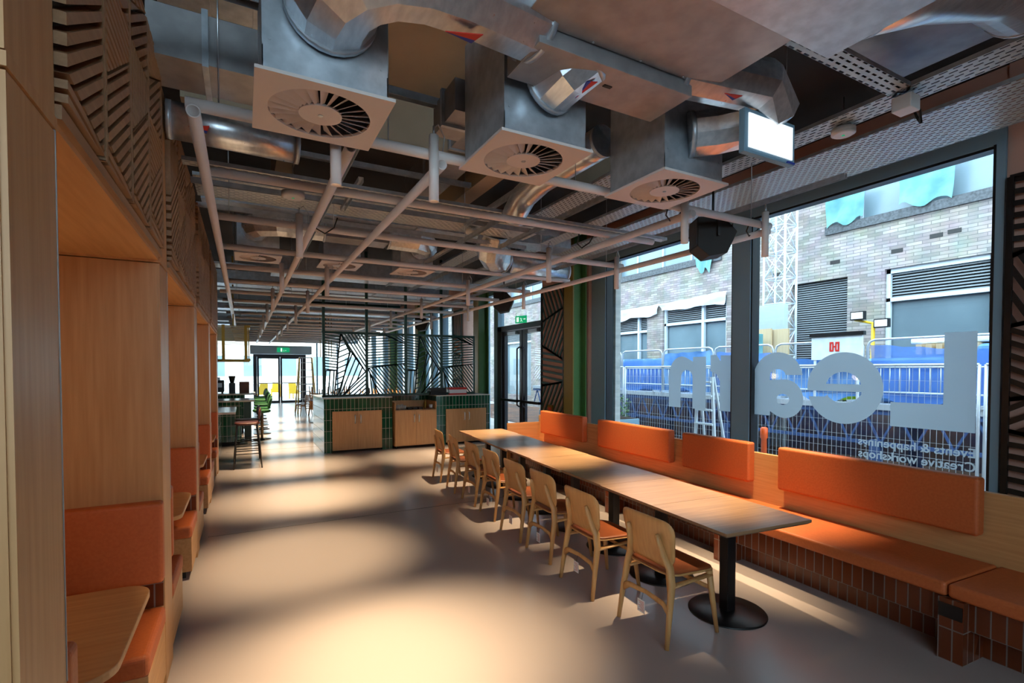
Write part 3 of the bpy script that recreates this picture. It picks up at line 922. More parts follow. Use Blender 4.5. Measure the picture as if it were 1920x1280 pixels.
fret('fretwork_wall_screen', 'dark green fretwork panel on the pink wall behind the counter screen', XW - .14, 13.95, 14.65, .2, 3.6, 6, 5, 1)
so = thing('wall_socket', 'small copper coloured socket on the fretwork panel above the bench', 'socket', (XW - .23, 8.9, .95))
MB().box(XW - .235, XW - .212, 8.78, 8.98, .9, 1.06).build('plate', M['brass'], so)
MB().box(XW - .240, XW - .235, 8.83, 8.93, .95, 1.01).build('socket_face', M['red'], so)

def exit_sign(lab, loc, rz, w=.34, h=.17):
    t = thing('exit_sign', lab, 'sign', loc, rz)
    MB().box(-w / 2, w / 2, -.008, .008, 0, h).build('panel', M['exit_green'], t, local=True)
    m = MB().box(-.13, -.06, -.011, -.008, .03, h - .03)
    m.bar((0, -.01, .12), (.02, -.01, .07), .022, .004).bar((.02, -.01, .07), (.05, -.01, .03), .016, .004).bar((.02, -.01, .07), (-.01, -.01, .035), .016, .004).bar((-.02, -.01, .105), (.05, -.01, .10), .012, .004)
    m.box(.085, .14, -.011, -.008, .08, .1)
    m.build('running_figure', M['exit_white'], t, local=True)
    MB().bar((-w / 2 + .02, 0, h), (-w / 2 + .02, 0, h + .08), .006).bar((w / 2 - .02, 0, h), (w / 2 - .02, 0, h + .08), .006).build('hanger', M['steel'], t, local=True)
exit_sign('green exit sign above the glass street doors', (XW - .22, 10.15, 2.88), R(-70))
exit_sign('green exit sign on the bulkhead over the far doors', (1.85, 28.86, 2.72), 0, .6, .24)

# ================================================================ CEILING SERVICES
# suspended grid of pale tubes: long tubes below, cross tubes above
LONG = [(-.21, 3.02, 16.9), (.57, 3.06, 27.5), (1.13, 3.05, 27.5), (3.33, 3.0, 24.0), (4.39, 3.05, 24.0)]
CROSS = [3.10, 4.07, 5.22, 6.46, 7.69, 8.90, 10.14] + [10.14 + 1.22 * k for k in range(1, 15)]
grid = thing('tube_grid', 'suspended grid of pale round tubes under the services, dining side', 'tube grid', (2.1, 3.0, 3.1))
for x, a, b2 in LONG:
    MB().cyl((x, a, 3.108), (x, b2, 3.108), .033, seg=18, hollow=.86).build('long_tube', M['tube'], grid)
for i, y in enumerate(CROSS):
    x1 = 4.47 if i != 1 else 3.9
    MB().cyl((-.25 if i < 6 else -.35, y, 3.176), (x1, y, 3.176), .033, seg=18, hollow=.86).build('cross_tube', M['tube'], grid)
rods = MB()
for y in CROSS[::2]:
    for x in (-.1, .8, 2.2, 3.2, 4.2):
        rods.cyl((x, y, 3.2), (x, y, 4.45), .004, seg=6)
rods.build('hanger_rods', M['steel'], grid)

def pendant(x, y, lab, energy=SPOT_W, on=True):
    t = thing('tube_spotlight', lab, 'spotlight', (x, y, 2.86), group='tube spotlights on the ceiling grid')
    MB().cyl((x, y, 2.86), (x, y, 3.27), .031, seg=18, hollow=.88).build('housing', M['tube'], t)
    MB().cyl((x, y, 2.885), (x, y, 2.90), .026, seg=16).build('lamp', M['lamp'], t)
    MB().cyl((x, y, 3.25), (x, y, 3.275), .027, seg=14).cyl((x, y, 3.27), (x, y, 3.33), .007, seg=8).sweep([(x, y, 3.32), (x + .04, y + .03, 3.36), (x + .09, y + .05, 3.3), (x + .08, y + .06, 3.2)], .004, 6).build('cap_and_cable', M['steel'], t)
    ld = bpy.data.lights.new('spot_lamp', 'SPOT')
    ld.energy = energy; ld.color = SPOT_COL; ld.spot_size = R(50); ld.spot_blend = .9; ld.shadow_soft_size = .022
    lo = bpy.data.objects.new('spot_lamp', ld); COL.objects.link(lo); lo.parent = t; lo.location = (0, 0, .02)
PX = [.48, 1.07, 3.27, 4.32]
cname = ['second', 'third', 'fourth', 'rightmost']
rows = [(3.10, 'nearest'), (5.22, 'second'), (7.69, 'third'), (10.14, 'fourth'), (12.58, 'fifth'), (15.02, 'sixth'), (17.46, 'seventh'), (19.9, 'farthest')]
for j, (y, rn) in enumerate(rows):
    for i, x in enumerate(PX):
        if j == 1 and i == 1: continue
        pendant(x, y - .063, 'pale tube spotlight in the %s row, on the %s long tube from the left' % (rn, cname[i]))

# square swirl diffusers with plenum boxes and foil ducts
def diffuser(cx, cy, z, s, lab, boxh=.75):
    t = thing('ceiling_diffuser', lab, 'air diffuser', (cx, cy, z), group='square swirl diffusers')
    h = s / 2; r = h * .80; n = 24
    # plate with round opening
    vs = []; fs = []
    N = 48
    for k in range(N):
        a = 2 * PI * k / N
        c, sn = math.cos(a), math.sin(a)
        q = 1 / max(abs(c), abs(sn))
        vs += [(cx + h * c * q, cy + h * sn * q, z), (cx + r * c, cy + r * sn, z), (cx + r * c, cy + r * sn, z + .015), (cx + h * c * q, cy + h * sn * q, z + .015)]
    for k in range(N):
        a, b2 = 4 * k, 4 * ((k + 1) % N)
        for p in range(4): fs.append((a + p, b2 + p, b2 + (p + 1) % 4, a + (p + 1) % 4))
    MB().add(vs, fs).build('face_plate', M['diffuser'], t)
    bl = MB()
    r0 = r * .40
    for k in range(n):
        a = 2 * PI * k / n; w2 = 2 * PI / n * .5
        P = lambda rr, an, zz: (cx + rr * math.cos(an), cy + rr * math.sin(an), z + zz)
        k1 = .034
        f = [P(r0, a - w2, .002), P(r, a - w2, .002), P(r, a + w2 * .5, k1), P(r0, a + w2 * .6, k1 * .5)]
        b3 = [P(r0, a - w2, .005), P(r, a - w2, .005), P(r, a + w2 * .5, k1 + .003), P(r0, a + w2 * .6, k1 * .5 + .003)]
        bl.add(f + b3, [(0, 1, 2, 3), (7, 6, 5, 4), (0, 4, 5, 1), (1, 5, 6, 2), (2, 6, 7, 3), (3, 7, 4, 0)])
    bl.build('swirl_blades', M['diffuser'], t)
    MB().cyl((cx, cy, z), (cx, cy, z + .012), r0 + .006, seg=32).build('hub', M['diffuser'], t)
    MB().cyl((cx, cy, z - .003), (cx, cy, z), .012, seg=12).build('centre_screw', M['steel'], t)
    MB().cyl((cx, cy, z + .10), (cx, cy, z + .11), r + .005, seg=32).build('dark_cavity', M['black_matt'], t)
    b2 = h - .03
    m = MB().box(cx - b2, cx + b2, cy - b2, cy + b2, z + .12, z + boxh)
    m.box(cx - b2, cx - b2 + .004, cy - b2, cy + b2, z + .016, z + .12).box(cx + b2 - .004, cx + b2, cy - b2, cy + b2, z + .016, z + .12)
    m.box(cx - b2, cx + b2, cy - b2, cy - b2 + .004, z + .016, z + .12).box(cx - b2, cx + b2, cy + b2 - .004, cy + b2, z + .016, z + .12)
    for e in (-1, 1):
        for zz in (.15, .35, .55):
            m.cyl((cx + e * (b2 - .03), cy - b2 - .003, z + zz), (cx + e * (b2 - .03), cy - b2, z + zz), .006, seg=8)
    m.build('plenum_box', M['galv'], t)
    return t
diffuser(.348, 2.645, 3.05, .59, 'square swirl air diffuser, nearest and leftmost of the first three')
diffuser(1.495, 2.645, 3.05, .59, 'square swirl air diffuser in the middle of the nearest three')
diffuser(2.62, 2.62, 3.05, .59, 'square swirl air diffuser nearest the street window')
diffuser(.19, 7.6, 3.3, .56, 'far swirl air diffuser at the left, behind the tube grid', .5)
diffuser(1.24, 7.6, 3.3, .56, 'far swirl air diffuser in the middle of the back three', .5)
diffuser(2.32, 7.6, 3.3, .56, 'far swirl air diffuser at the right of the back three', .5)

def duct(name, lab, pts, r, mat='foil', seg=10, bands=True, group=None, cat='duct', ph=0.0):
    t = thing(name, lab, cat, pts[0], group=group)
    MB().sweep(pts, r, seg, True, seg > 12, 0, ph).build('duct_run', M[mat], t)
    if bands:
        for p, q in ((Vector(pts[0]), Vector(pts[1])), (Vector(pts[-1]), Vector(pts[-2]))):
            d = (q - p).normalized()
            MB().cyl(p, p + d * .03, r * 1.03, seg=24).build('joint_band', M['galv'], t)
    return t
def bend(p, q, r, n=5):
    """corner between axis-parallel runs: returns arc points through p->corner->q"""
    return [p.lerp(q, 0)]
def arc(c, a, b2, n=5):
    c, a, b2 = Vector(c), Vector(a), Vector(b2)
    out = []
    for k in range(n + 1):
        t = k / n * PI / 2
        out.append(c + a * math.cos(t) + b2 * math.sin(t))
    return out
# near left: out of the first plenum towards the camera, elbow, then right to the heater box
r = .17
d1 = [(.36, 2.36, 3.38)] + [tuple(p) for p in arc((.36 + .22, 2.22, 3.38), (-.22, 0, 0), (0, -.16, .0), 4)][:] + [(1.23, 2.04, 3.42)]
d1 = [(.36, 2.37, 3.39), (.36, 2.27, 3.395), (.38, 2.17, 3.405), (.44, 2.09, 3.42), (.54, 2.04, 3.44), (.68, 2.02, 3.455), (.85, 2.03, 3.465), (1.25, 2.10, 3.49)]
duct('foil_duct', 'faceted foil air duct elbowing out of the nearest plenum box', d1, .195, ph=PI / 10, group='foil lagged ducts')
d2 = [(1.50, 2.37, 3.35), (1.52, 2.2, 3.38), (1.60, 2.1, 3.44)]
duct('foil_duct', 'short foil duct entering the middle plenum box', d2, .15, ph=PI / 8, group='foil lagged ducts')
d3 = [(2.62, 2.35, 3.36), (2.68, 2.2, 3.37), (2.66, 2.08, 3.40), (2.5, 2.02, 3.42), (2.15, 2.1, 3.44)]
d3 = [(2.56, 2.36, 3.32), (2.70, 2.26, 3.33), (2.84, 2.12, 3.36), (2.84, 1.98, 3.42), (2.68, 1.93, 3.46), (2.15, 2.06, 3.48)]
duct('foil_duct', 'foil air duct curling into the plenum box nearest the window', d3, .14, ph=PI / 10, group='foil lagged ducts')
# arrow stickers as thin raised labels on the ducts
def sticker(lab, c, u, v, s=.12):
    c, u, v = Vector(c), Vector(u).normalized(), Vector(v).normalized()
    t = thing('flow_label', lab, 'label', c, group='red and blue airflow labels')
    n = u.cross(v) * .002
    a = [c - u * s, c + u * s * .9 + v * s * .45, c + u * s * .7 - v * s * .1]
    b2 = [c - u * s, c + u * s * .7 - v * s * .1, c + u * s * .6 - v * s * .4]
    for nm, tri, mt in (('red_half', a, 'red'), ('blue_half', b2, 'blue')):
        MB().add([p - n for p in tri] + [p + n for p in tri], [(0, 1, 2), (5, 4, 3), (0, 3, 4, 1), (1, 4, 5, 2), (2, 5, 3, 0)]).build(nm, M[mt], t)
sticker('red and blue triangular airflow label on the nearest foil duct', (.86, 2.05, 3.252), (1, 0, .08), (0, -1, .02), .085)
sticker('red and blue airflow label on the duct of the middle diffuser', (1.575, 2.14, 3.255), (.2, -1, .3), (1, .2, .1), .07)
sticker('blue and red airflow label beside the third diffuser duct', (2.40, 1.90, 3.315), (1, 0, 0), (0, -1, .1), .06)

# heat recovery boxes
u = thing('ventilation_unit', 'large flat grey ventilation unit overhead at top of the picture', 'ventilation unit', (1.7, 1.7, 3.38))
MB().box(1.12, 2.33, 1.50, 1.985, 3.375, 3.75).build('casing', M['galv_dark'], u, bevel=.003)
MB().box(1.12, 2.6, 1.0, 1.50, 3.36, 3.75).build('end_section', M['galv'], u, bevel=.003)
m = MB()
for x in (1.2, 1.5, 1.8, 2.1, 2.3): m.cyl((x, 1.97, 3.369), (x, 1.97, 3.376), .006, seg=8)
m.build('screws', M['handle'], u)
lu = thing('duct_heater', 'brown tinted flat metal box feeding the three diffusers', 'duct box', (1.7, 2.2, 3.3))
MB().box(1.21, 2.19, 1.99, 2.31, 3.30, 3.56).build('casing', M['galv_dark'], lu, bevel=.003)
MB().box(1.69, 1.74, 2.12, 2.14, 3.296, 3.30).build('maker_plate', M['black_matt'], lu)
MB().box(1.21, 2.19, 1.985, 1.995, 3.40, 3.42).build('flange', M['galv'], lu)

def tray(name, lab, x0, x1, y0, y1, z, axis, lip=.03, mat=None, group='perforated cable trays'):
    t = thing(name, lab, 'cable tray', ((x0 + x1) / 2, (y0 + y1) / 2, z), group=group)
    mt = M['tray'] if axis == 'y' else M['tray_x']
    MB().box(x0, x1, y0, y1, z, z + .0015).build('perforated_base', mt, t)
    m = MB()
    if axis == 'y': m.box(x0, x0 + .002, y0, y1, z, z + lip).box(x1 - .002, x1, y0, y1, z, z + lip)
    else: m.box(x0, x1, y0, y0 + .002, z, z + lip).box(x0, x1, y1 - .002, y1, z, z + lip)
    m.build('side_lips', M['galv'], t)
    return t
tray('cable_tray', 'wide perforated cable tray running along the top of the street windows', 4.73, 5.56, -.5, 11, 3.80, 'y')
tray('cable_tray', 'narrow perforated cable tray running beside the wide one', 4.02, 4.27, -.5, 9, 3.73, 'y')
tray('cable_tray', 'perforated cable tray crossing towards the windows at upper right', 2.85, 4.10, 1.76, 1.90, 3.73, 'x')
tray('cable_tray', 'perforated cable tray just beyond the first cross tube', -.38, 4.4, 4.35, 4.45, 3.32, 'x')
tray('cable_tray', 'broad perforated tray across the ceiling above the second row of spotlights', -.38, 3.3, 5.25, 5.85, 3.52, 'x')
tray('cable_tray', 'perforated tray between window tray and middle diffusers', 3.2, 3.62, 3.6, 9.5, 3.72, 'y')
for k, (y, z) in enumerate(((9.3, 3.5), (11.6, 3.45), (14.2, 3.5), (16.9, 3.5), (19.4, 3.45), (22.5, 3.5))):
    tray('cable_tray', 'distant perforated cable tray crossing above the grid, number %s going back' % ['one', 'two', 'three', 'four', 'five', 'six'][k], -.4 if y < 10 else -4, 4.9, y, y + .4, z, 'x')

def channel(lab, p, q, w=.041, mat='galv', name='strut_channel'):
    t = MB()
    p, q = Vector(p), Vector(q)
    d = (q - p).normalized(); s, up2 = frame_for(d)
    t.bar(p + up2 * w / 2, q + up2 * w / 2, w, .003).bar(p - s * w / 2, q - s * w / 2, .003, w).bar(p + s * w / 2, q + s * w / 2, .003, w)
    ob = t.build(name, M[mat])
    return tag(ob, lab, 'channel', 'metal strut channels')
channel('long shiny strut channel at top left above the carved fascia', (-.40, 2.62, 3.50), (.08, 2.62, 3.50), .06)
channel('strut channel behind the first cross tube at left', (-.4, 4.6, 3.62), (2.0, 4.6, 3.62))
channel('strut channel spanning between the first two diffusers', (.62, 3.3, 3.62), (1.25, 3.3, 3.62), .05)
channel('strut channel above the second cross tube', (-.4, 5.15, 3.44), (3.4, 5.15, 3.44))
channel('strut channel above the third cross tube', (-.4, 5.95, 3.46), (3.4, 5.95, 3.46))
for k, (x, y0, y1) in enumerate(((.74, 3.2, 9), (.9, 4.4, 5.3), (2.2, 3.3, 5.2), (2.45, 4.4, 9.5), (3.0, 3.4, 10), (4.45, 2.4, 12))):
    channel(['strut channel running away beside the second long tube', 'short strut channel linking two trays near the second long tube', 'strut channel running away between middle tubes', 'strut channel running away right of the middle',
             'strut channel running away under the foil ducts', 'long strut channel running away above the window seats'][k], (x, y0, 3.42), (x, y1, 3.42))
for k, (x, lab) in enumerate(((5.66, 'boxed metal channel on top of the window head'), (5.72, 'slim conduit above the window head'))):
    pass

# rectangular ducts and odd shapes higher up
def rduct(lab, x0, x1, y0, y1, z0, z1, mat='galv_dark', seams=3, name='rectangular_duct'):
    t = thing(name, lab, 'duct', ((x0 + x1) / 2, (y0 + y1) / 2, z0), group='rectangular sheet metal ducts')
    MB().box(x0, x1, y0, y1, z0, z1).build('duct_body', M[mat], t)
    lx = (x1 - x0) > (y1 - y0)
    for k in range(seams):
        m = MB()
        f = (k + 1) / (seams + 1)
        if lx:
            x = x0 + (x1 - x0) * f; m.box(x - .015, x + .015, y0 - .02, y1 + .02, z0 - .02, z1 + .02)
        else:
            y = y0 + (y1 - y0) * f; m.box(x0 - .02, x1 + .02, y - .015, y + .015, z0 - .02, z1 + .02)
        m.build('flange', M['galv'], t)
    return t
rduct('flat brown metal duct at top left behind the shiny channel', -.42, .10, 3.15, 3.5, 3.42, 3.68, 'galv_dark', 1)
rduct('wide rectangular duct at the very top left', -.42, .6, 3.1, 3.6, 3.95, 4.25, 'galv')
rduct('rectangular duct running away along the window side, high up', 3.05, 4.3, .6, 1.95, 3.95, 4.3, 'galv_dark', 1)
rduct('long rectangular duct across the ceiling above the broad tray', -.4, 4.6, 6.6, 7.0, 3.72, 4.0, 'galv')
rduct('rectangular duct running away from the middle diffuser', 1.75, 2.1, 3.0, 6.0, 3.9, 4.15, 'galv_dark')
rduct('distant rectangular duct above the tiled counter', .5, 5.2, 10.8, 11.3, 3.7, 4.05, 'galv')
rduct('distant rectangular duct beyond the fretwork screen', -3, 5.0, 13.0, 13.5, 3.75, 4.05, 'galv')
rduct('remote rectangular duct above the bar stools', -4, 4.8, 17.8, 18.4, 3.7, 4.0, 'galv')
rduct('remote rectangular duct near the far glass doors', -4, 4.8, 24.0, 24.7, 3.7, 4.0, 'galv')
rduct('stepped metal box between first and middle diffusers', 1.18, 1.36, 2.95, 3.35, 3.42, 3.62, 'galv_dark', 1)

duct('spiral_duct', 'shiny round duct with red arrow left of the first diffuser', [(-.40, 3.72, 3.33), (-.1, 3.74, 3.33), (.35, 3.76, 3.33)], .11, 'foil', 24, group='round shiny ducts')
sticker('dark red arrow label on the round duct at far left', (-.22, 3.62, 3.27), (1, 0, 0), (0, -.6, .8), .06)
duct('flexible_duct', 'ribbed flexible duct dropping behind the middle diffuser', [(2.35, 2.95, 3.48), (2.33, 3.3, 3.47), (2.30, 3.75, 3.45), (2.3, 4.05, 3.40), (2.3, 4.22, 3.30), (2.3, 4.28, 3.15 + .1)], .115, 'foil', 20, group='round shiny ducts')
duct('foil_duct', 'faceted foil duct elbow over the table row, left piece', [(2.95, 6.0, 3.62), (2.95, 6.1, 3.5), (3.0, 6.22, 3.42), (3.12, 6.36, 3.38), (3.3, 6.42, 3.38)], .19, ph=PI / 8, group='foil lagged ducts')
duct('spiral_duct', 'round shiny duct above the window seats near the green column', [(3.6, 6.9, 3.42), (4.2, 6.95, 3.42), (4.75, 6.98, 3.42)], .16, 'foil', 24, group='round shiny ducts')
duct('foil_duct', 'foil duct elbow over the far left diffuser', [(.15, 7.35, 3.62), (.15, 7.1, 3.62), (.22, 6.98, 3.62), (.4, 6.9, 3.62), (.95, 6.9, 3.62)], .16, ph=PI / 8, group='foil lagged ducts')
duct('foil_duct', 'foil duct elbow over the far right diffuser', [(2.35, 7.35, 3.62), (2.4, 7.15, 3.62), (2.33, 7.0, 3.62), (2.15, 6.9, 3.62), (1.75, 6.9, 3.62)], .16, ph=PI / 8, group='foil lagged ducts')
rduct('flat metal box between the two far foil elbows', .95, 1.75, 6.75, 7.08, 3.5, 3.70, 'galv_dark', 0)
duct('spiral_duct', 'small ribbed round duct behind the third diffuser', [(2.95, 3.05, 3.40), (3.25, 3.2, 3.42), (3.4, 3.4, 3.42)], .11, 'foil', 20, group='round shiny ducts')
duct('green_pipe', 'dark green pipe hanging across above the fretwork screen', [(1.56, 13.9, 3.5), (3.84, 13.75, 3.5)], .07, 'green_metal', 16, False, cat='pipe')
t = duct('curved_duct', 'curved shiny round duct at top right corner of the ceiling', [(2.65, 1.35, 3.62), (2.95, 1.2, 3.70), (3.4, 1.1, 3.8), (3.9, 1.15, 3.9)], .2, 'foil', 24, group='round shiny ducts')

# pale boards and downstands in the slab
tag(MB().box(.2, 2.2, 2.9, 4.6, 4.36, 4.40).build('ceiling_board', M['board']), 'beige ceiling board above the gap between diffusers', 'board', 'beige ceiling boards')
m = MB().box(-.4, 4.8, 4.55, 4.72, 3.86, 4.40)
tag(m.build('downstand_beam', M['board']), 'beige boxed beam crossing the ceiling beyond the first diffusers', 'beam', 'beige boxed beams')
tag(MB().box(.30, .46, 4.72, 6.4, 3.8, 4.40).build('downstand_beam', M['board']), 'beige boxed beam running away at left', 'beam', 'beige boxed beams')
tag(MB().box(2.3, 2.5, 4.72, 6.4, 3.86, 4.40).build('downstand_beam', M['board']), 'beige boxed beam running away in the middle', 'beam', 'beige boxed beams')


# hanging blank light box, smoke detectors, speakers, junction box
ls = thing('light_box', 'hanging light box with blank white face above the window tray', 'light box', (2.78, 1.92, 3.06))
MB().box(2.545, 3.01, 1.925, 1.965, 3.055, 3.305).build('housing', M['frame'], ls, bevel=.004)
MB().box(2.575, 2.98, 1.918, 1.926, 3.083, 3.278).build('face', M['sign_face'], ls)
for x in (2.60, 2.95): MB().cyl((x, 1.945, 3.305), (x, 1.945, 4.2), .003, seg=6).build('suspension_wire', M['steel'], ls)
MB().box(2.93, 3.0, 1.915, 1.93, 3.058, 3.068).build('clip', M['blue'], ls)
def detector(x, y, z, lab, r=.075):
    t = thing('smoke_detector', lab, 'smoke detector', (x, y, z), group='round smoke detectors')
    MB().lathe([(r * .8, 0), (r, .01), (r, .05)], (x, y, z)).build('body', M['white'], t)
    MB().cyl((x, y + .0, z - .002), (x, y, z), .012, seg=12).build('status_light', M['exit_green'], t)
    MB().cyl((x, y, z + .05), (x, y, z + .3), .006, seg=6).build('stem', M['steel'], t)
detector(4.22, 2.30, 3.66, 'round white smoke detector beside the light box', .085)
detector(2.45, 5.6, 3.44, 'round white smoke detector under the broad tray')
detector(.42, 5.05, 3.38, 'flat round detector near the second long tube', .1)
jb = tag(MB().box(4.03, 4.16, 1.76, 1.88, 3.60, 3.70).build('junction_box', M['white'], bevel=.006), 'pale junction box where two cable trays meet', 'box')
tag(MB().sweep([(4.14, 1.80, 3.70), (4.2, 1.78, 3.62), (4.26, 1.8, 3.56), (4.30, 1.84, 3.62), (4.26, 1.86, 3.72)], .008, 8).build('cable_loop', M['cable']), 'black cable loop hanging by the junction box', 'cable')
tag(MB().sweep([(2.88, 1.84, 3.745), (3.4, 1.87, 3.75), (3.8, 1.85, 3.745), (4.1, 1.83, 3.75), (4.15, 2.5, 3.75), (4.2, 4, 3.75)], .010, 8).build('black_cable', M['cable']), 'black cable lying along the crossing trays', 'cable')
def speaker(x, y, z, s, rz, lab):
    t = thing('wall_speaker', lab, 'speaker', (x, y, z), rz, 'black angled speakers')
    hex_ = [(-.5, .12), (-.15, .5), (.5, .5), (.5, -.25), (.2, -.5), (-.25, -.42)]
    MB().prism([(a * s, b2 * s) for a, b2 in hex_], lambda u, v: (u, -.34 * s, v), lambda u, v: (u, .34 * s, v)).build('cabinet', M['black_matt'], t, local=True, bevel=.006)
    MB().box(.5 * s, .5 * s + .006, -.3 * s, .3 * s, -.2 * s, .45 * s).build('grille', M['black'], t, local=True)
    MB().box(-.04, .04, -.39 * s, .39 * s, .5 * s, .53 * s).bar((0, -.37 * s, 0), (0, -.37 * s, .52 * s), .02, .05).bar((0, .37 * s, 0), (0, .37 * s, .52 * s), .02, .05).cyl((0, 0, .52 * s), (0, 0, .52 * s + .35), .012, seg=8).build('bracket', M['black'], t, local=True)
speaker(4.02, 3.38, 3.06, .37, R(150), 'black angled loudspeaker nearest the camera by the window head')
speaker(4.85, 9.4, 3.2, .42, R(150), 'black angled loudspeaker above the glass street doors')
speaker(4.9, 15.0, 3.2, .42, R(150), 'distant black angled loudspeaker past the fretwork screen')
for k, (x0, y0) in enumerate(((3.2, 3.14), (4.25, 3.14), (.6, 5.0), (3.1, 4.3))):
    tag(MB().sweep([(x0, y0, 3.22), (x0 + .02, y0 + .06, 3.13), (x0 + .1, y0 + .09, 3.10), (x0 + .18, y0 + .06, 3.16), (x0 + .2, y0, 3.24)], .006, 8).build('drooping_cable', M['cable']),
        ['black cable drooping by the fourth long tube in front', 'black cable drooping above the nearest loudspeaker', 'black cable drooping beside the second long tube', 'black cable drooping behind the third diffuser'][k], 'cable', 'drooping black cables')

# ================================================================ BAR AND BACK OF THE ROOM
def hbar(name, lab, x0, x1, y0, y1, z, body=True, tile=True):
    t = thing(name, lab, 'bar counter', ((x0 + x1) / 2, (y0 + y1) / 2, 0))
    MB().box(x0, x1, y0, y1, z - .04, z).build('top', M['bright_top'], t, bevel=.004)
    if body: MB().box(x0, x1 - .28, y0 + .08, y1 - .08, .1, z - .04).build('tiled_front', M['green_tile'], t)
    MB().box(x0, x1 - .32, y0 + .14, y1 - .14, 0, .1).build('plinth', M['black_matt'], t)
    return t
hbar('bar_counter', 'green tiled bar with pale top beside the brown leather bar stools', -3.5, -.14, 9.9 + .6, 12.0, 1.02)
hbar('bar_counter', 'long green tiled bar with pale top, nearest of the two long tops', -4.5, .22, 13.4, 14.4, 1.08)
bb = hbar('bar_counter', 'coffee bar with pale top and machines at back left', -5.0, .30, 16.2, 17.3, 1.12)
tag(MB().box(.0, .16, 14.4, 14.9, 0, 1.04).build('end_panel', M['green_metal']), 'dark green upright panel closing the end of the long bar', 'panel')
cf = thing('coffee_machine', 'black and steel coffee machine on the back bar', 'coffee machine', (-.85, 16.7, 1.12))
MB().box(-1.2, -.5, 16.45, 16.95, 1.16, 1.5).build('body', M['black'], cf, bevel=.02)
MB().box(-1.15, -.55, 16.4, 16.47, 1.3, 1.42).cyl((-1.0, 16.42, 1.3), (-1.0, 16.42, 1.2), .03).cyl((-.7, 16.42, 1.3), (-.7, 16.42, 1.2), .03).build('group_heads', M['steel'], cf)
MB().box(-1.1, -.6, 16.5, 16.9, 1.5, 1.58).build('cup_rail', M['steel'], cf)
for i in range(4): MB().cyl((-1.15 + .6 * (i % 2), 16.5 + .4 * (i // 2), 1.12), (-1.15 + .6 * (i % 2), 16.5 + .4 * (i // 2), 1.17), .02).build('foot', M['black'], cf)
cg = thing('coffee_grinder', 'dark coffee grinder standing beside the coffee machine', 'coffee grinder', (-.3, 16.6, 1.12))
MB().box(-.38, -.22, 16.5, 16.7, 1.12, 1.42).build('body', M['black'], cg)
MB().lathe([(.05, 0), (.09, .18), (.09, .2)], (-.3, 16.6, 1.42)).build('hopper', M['black_matt'], cg)
tag(MB().box(-.12, .14, 16.5, 16.8, 1.12, 1.45).build('wooden_box', M['leather'], bevel=.005), 'brown wooden box at the right end of the back bar', 'box')
bm_ = thing('hanging_shelf', 'brass mesh shelf hanging from the ceiling above the bar', 'shelf', (-2, 13.1, 2.0))
mesh = MB()
for k in range(9): mesh.bar((-4, 12.8, 2.06 + k * .034), (.12, 12.8, 2.06 + k * .034), .007)
for k in range(22):
    mesh.bar((-4, 12.8, 2.36 + k * .02), (.12, 12.8, 2.36 + k * .02), .012)
for x in (-3.4, -2.6, -1.8, -1.0, -.6, -.42, .02):
    mesh.box(x, x + (.1 if x < -.5 else .06), 12.79, 12.81, 2.0, 2.8)
mesh.build('mesh_front', M['brass'], bm_)
m = MB().box(.08, .14, 12.8, 13.6, 2.0, 2.05).box(.08, .14, 12.8, 13.6, 2.75, 2.8)
for k in range(12): m.bar((.11, 12.85 + k * .065, 2.0), (.11, 12.85 + k * .065, 2.8), .014)
m.build('mesh_side', M['brass'], bm_)
MB().box(-4, .12, 12.8, 13.6, 1.98, 2.0).box(-4, .14, 13.58, 13.6, 2.0, 2.05).build('shelf_board', M['brass'], bm_)
for x in (-3.5, -1.8, -.2):
    MB().bar((x, 13.2, 2.8), (x, 13.2, 4.4), .03).build('suspension_rod', M['brass'], bm_)

def bar_stool(lab):
    t = thing('bar_stool', lab, 'bar stool', (0, 0, 0), 0, 'brown leather bar stools')
    for sx_ in (-1, 1):
        for sy in (-1, 1):
            MB().sweep([(sx_ * .23, sy * .21, 0), (sx_ * .17, sy * .17, .78)], .012, 8).build('leg', M['black'], t, local=True)
    m = MB()
    for z, e in ((.22, .012), (.40, 0)):
        a = .23 - .06 * z / .78; b2 = .21 - .04 * z / .78
        for p, q in (((-a, -b2), (a, -b2)), ((a, -b2), (a, b2)), ((a, b2), (-a, b2)), ((-a, b2), (-a, -b2))):
            m.cyl((p[0], p[1], z + .05), (q[0], q[1], z + .05), .009, seg=8)
    m.build('foot_rail', M['black'], t, local=True)
    MB().slab(rrect(.42, .42, .1), lambda u, v: ((u, v, .835 + .25 * u * u), (0, 0, 1)), .05).build('seat', M['brown_leather'], t, local=True)
    MB().slab([(u, v) for u, v in rrect(.44, .2, .08)], lambda u, v: ((.20 + .08 * v - .8 * u * u + .03, u, .99 + v), (1, 0, 0)), .02).build('backrest', M['brown_leather'], t, local=True)
    MB().bar((.17, -.12, .8), (.23, -.12, .95), .018).bar((.17, .12, .8), (.23, .12, .95), .018).build('back_stem', M['black'], t, local=True)
    return t
s0 = bar_stool('brown leather bar stool nearest the camera at left')
s0.location = (.05, 10.45, 0)
dup(s0, (.05, 11.1, 0), .05, 'brown leather bar stool behind the nearest one')

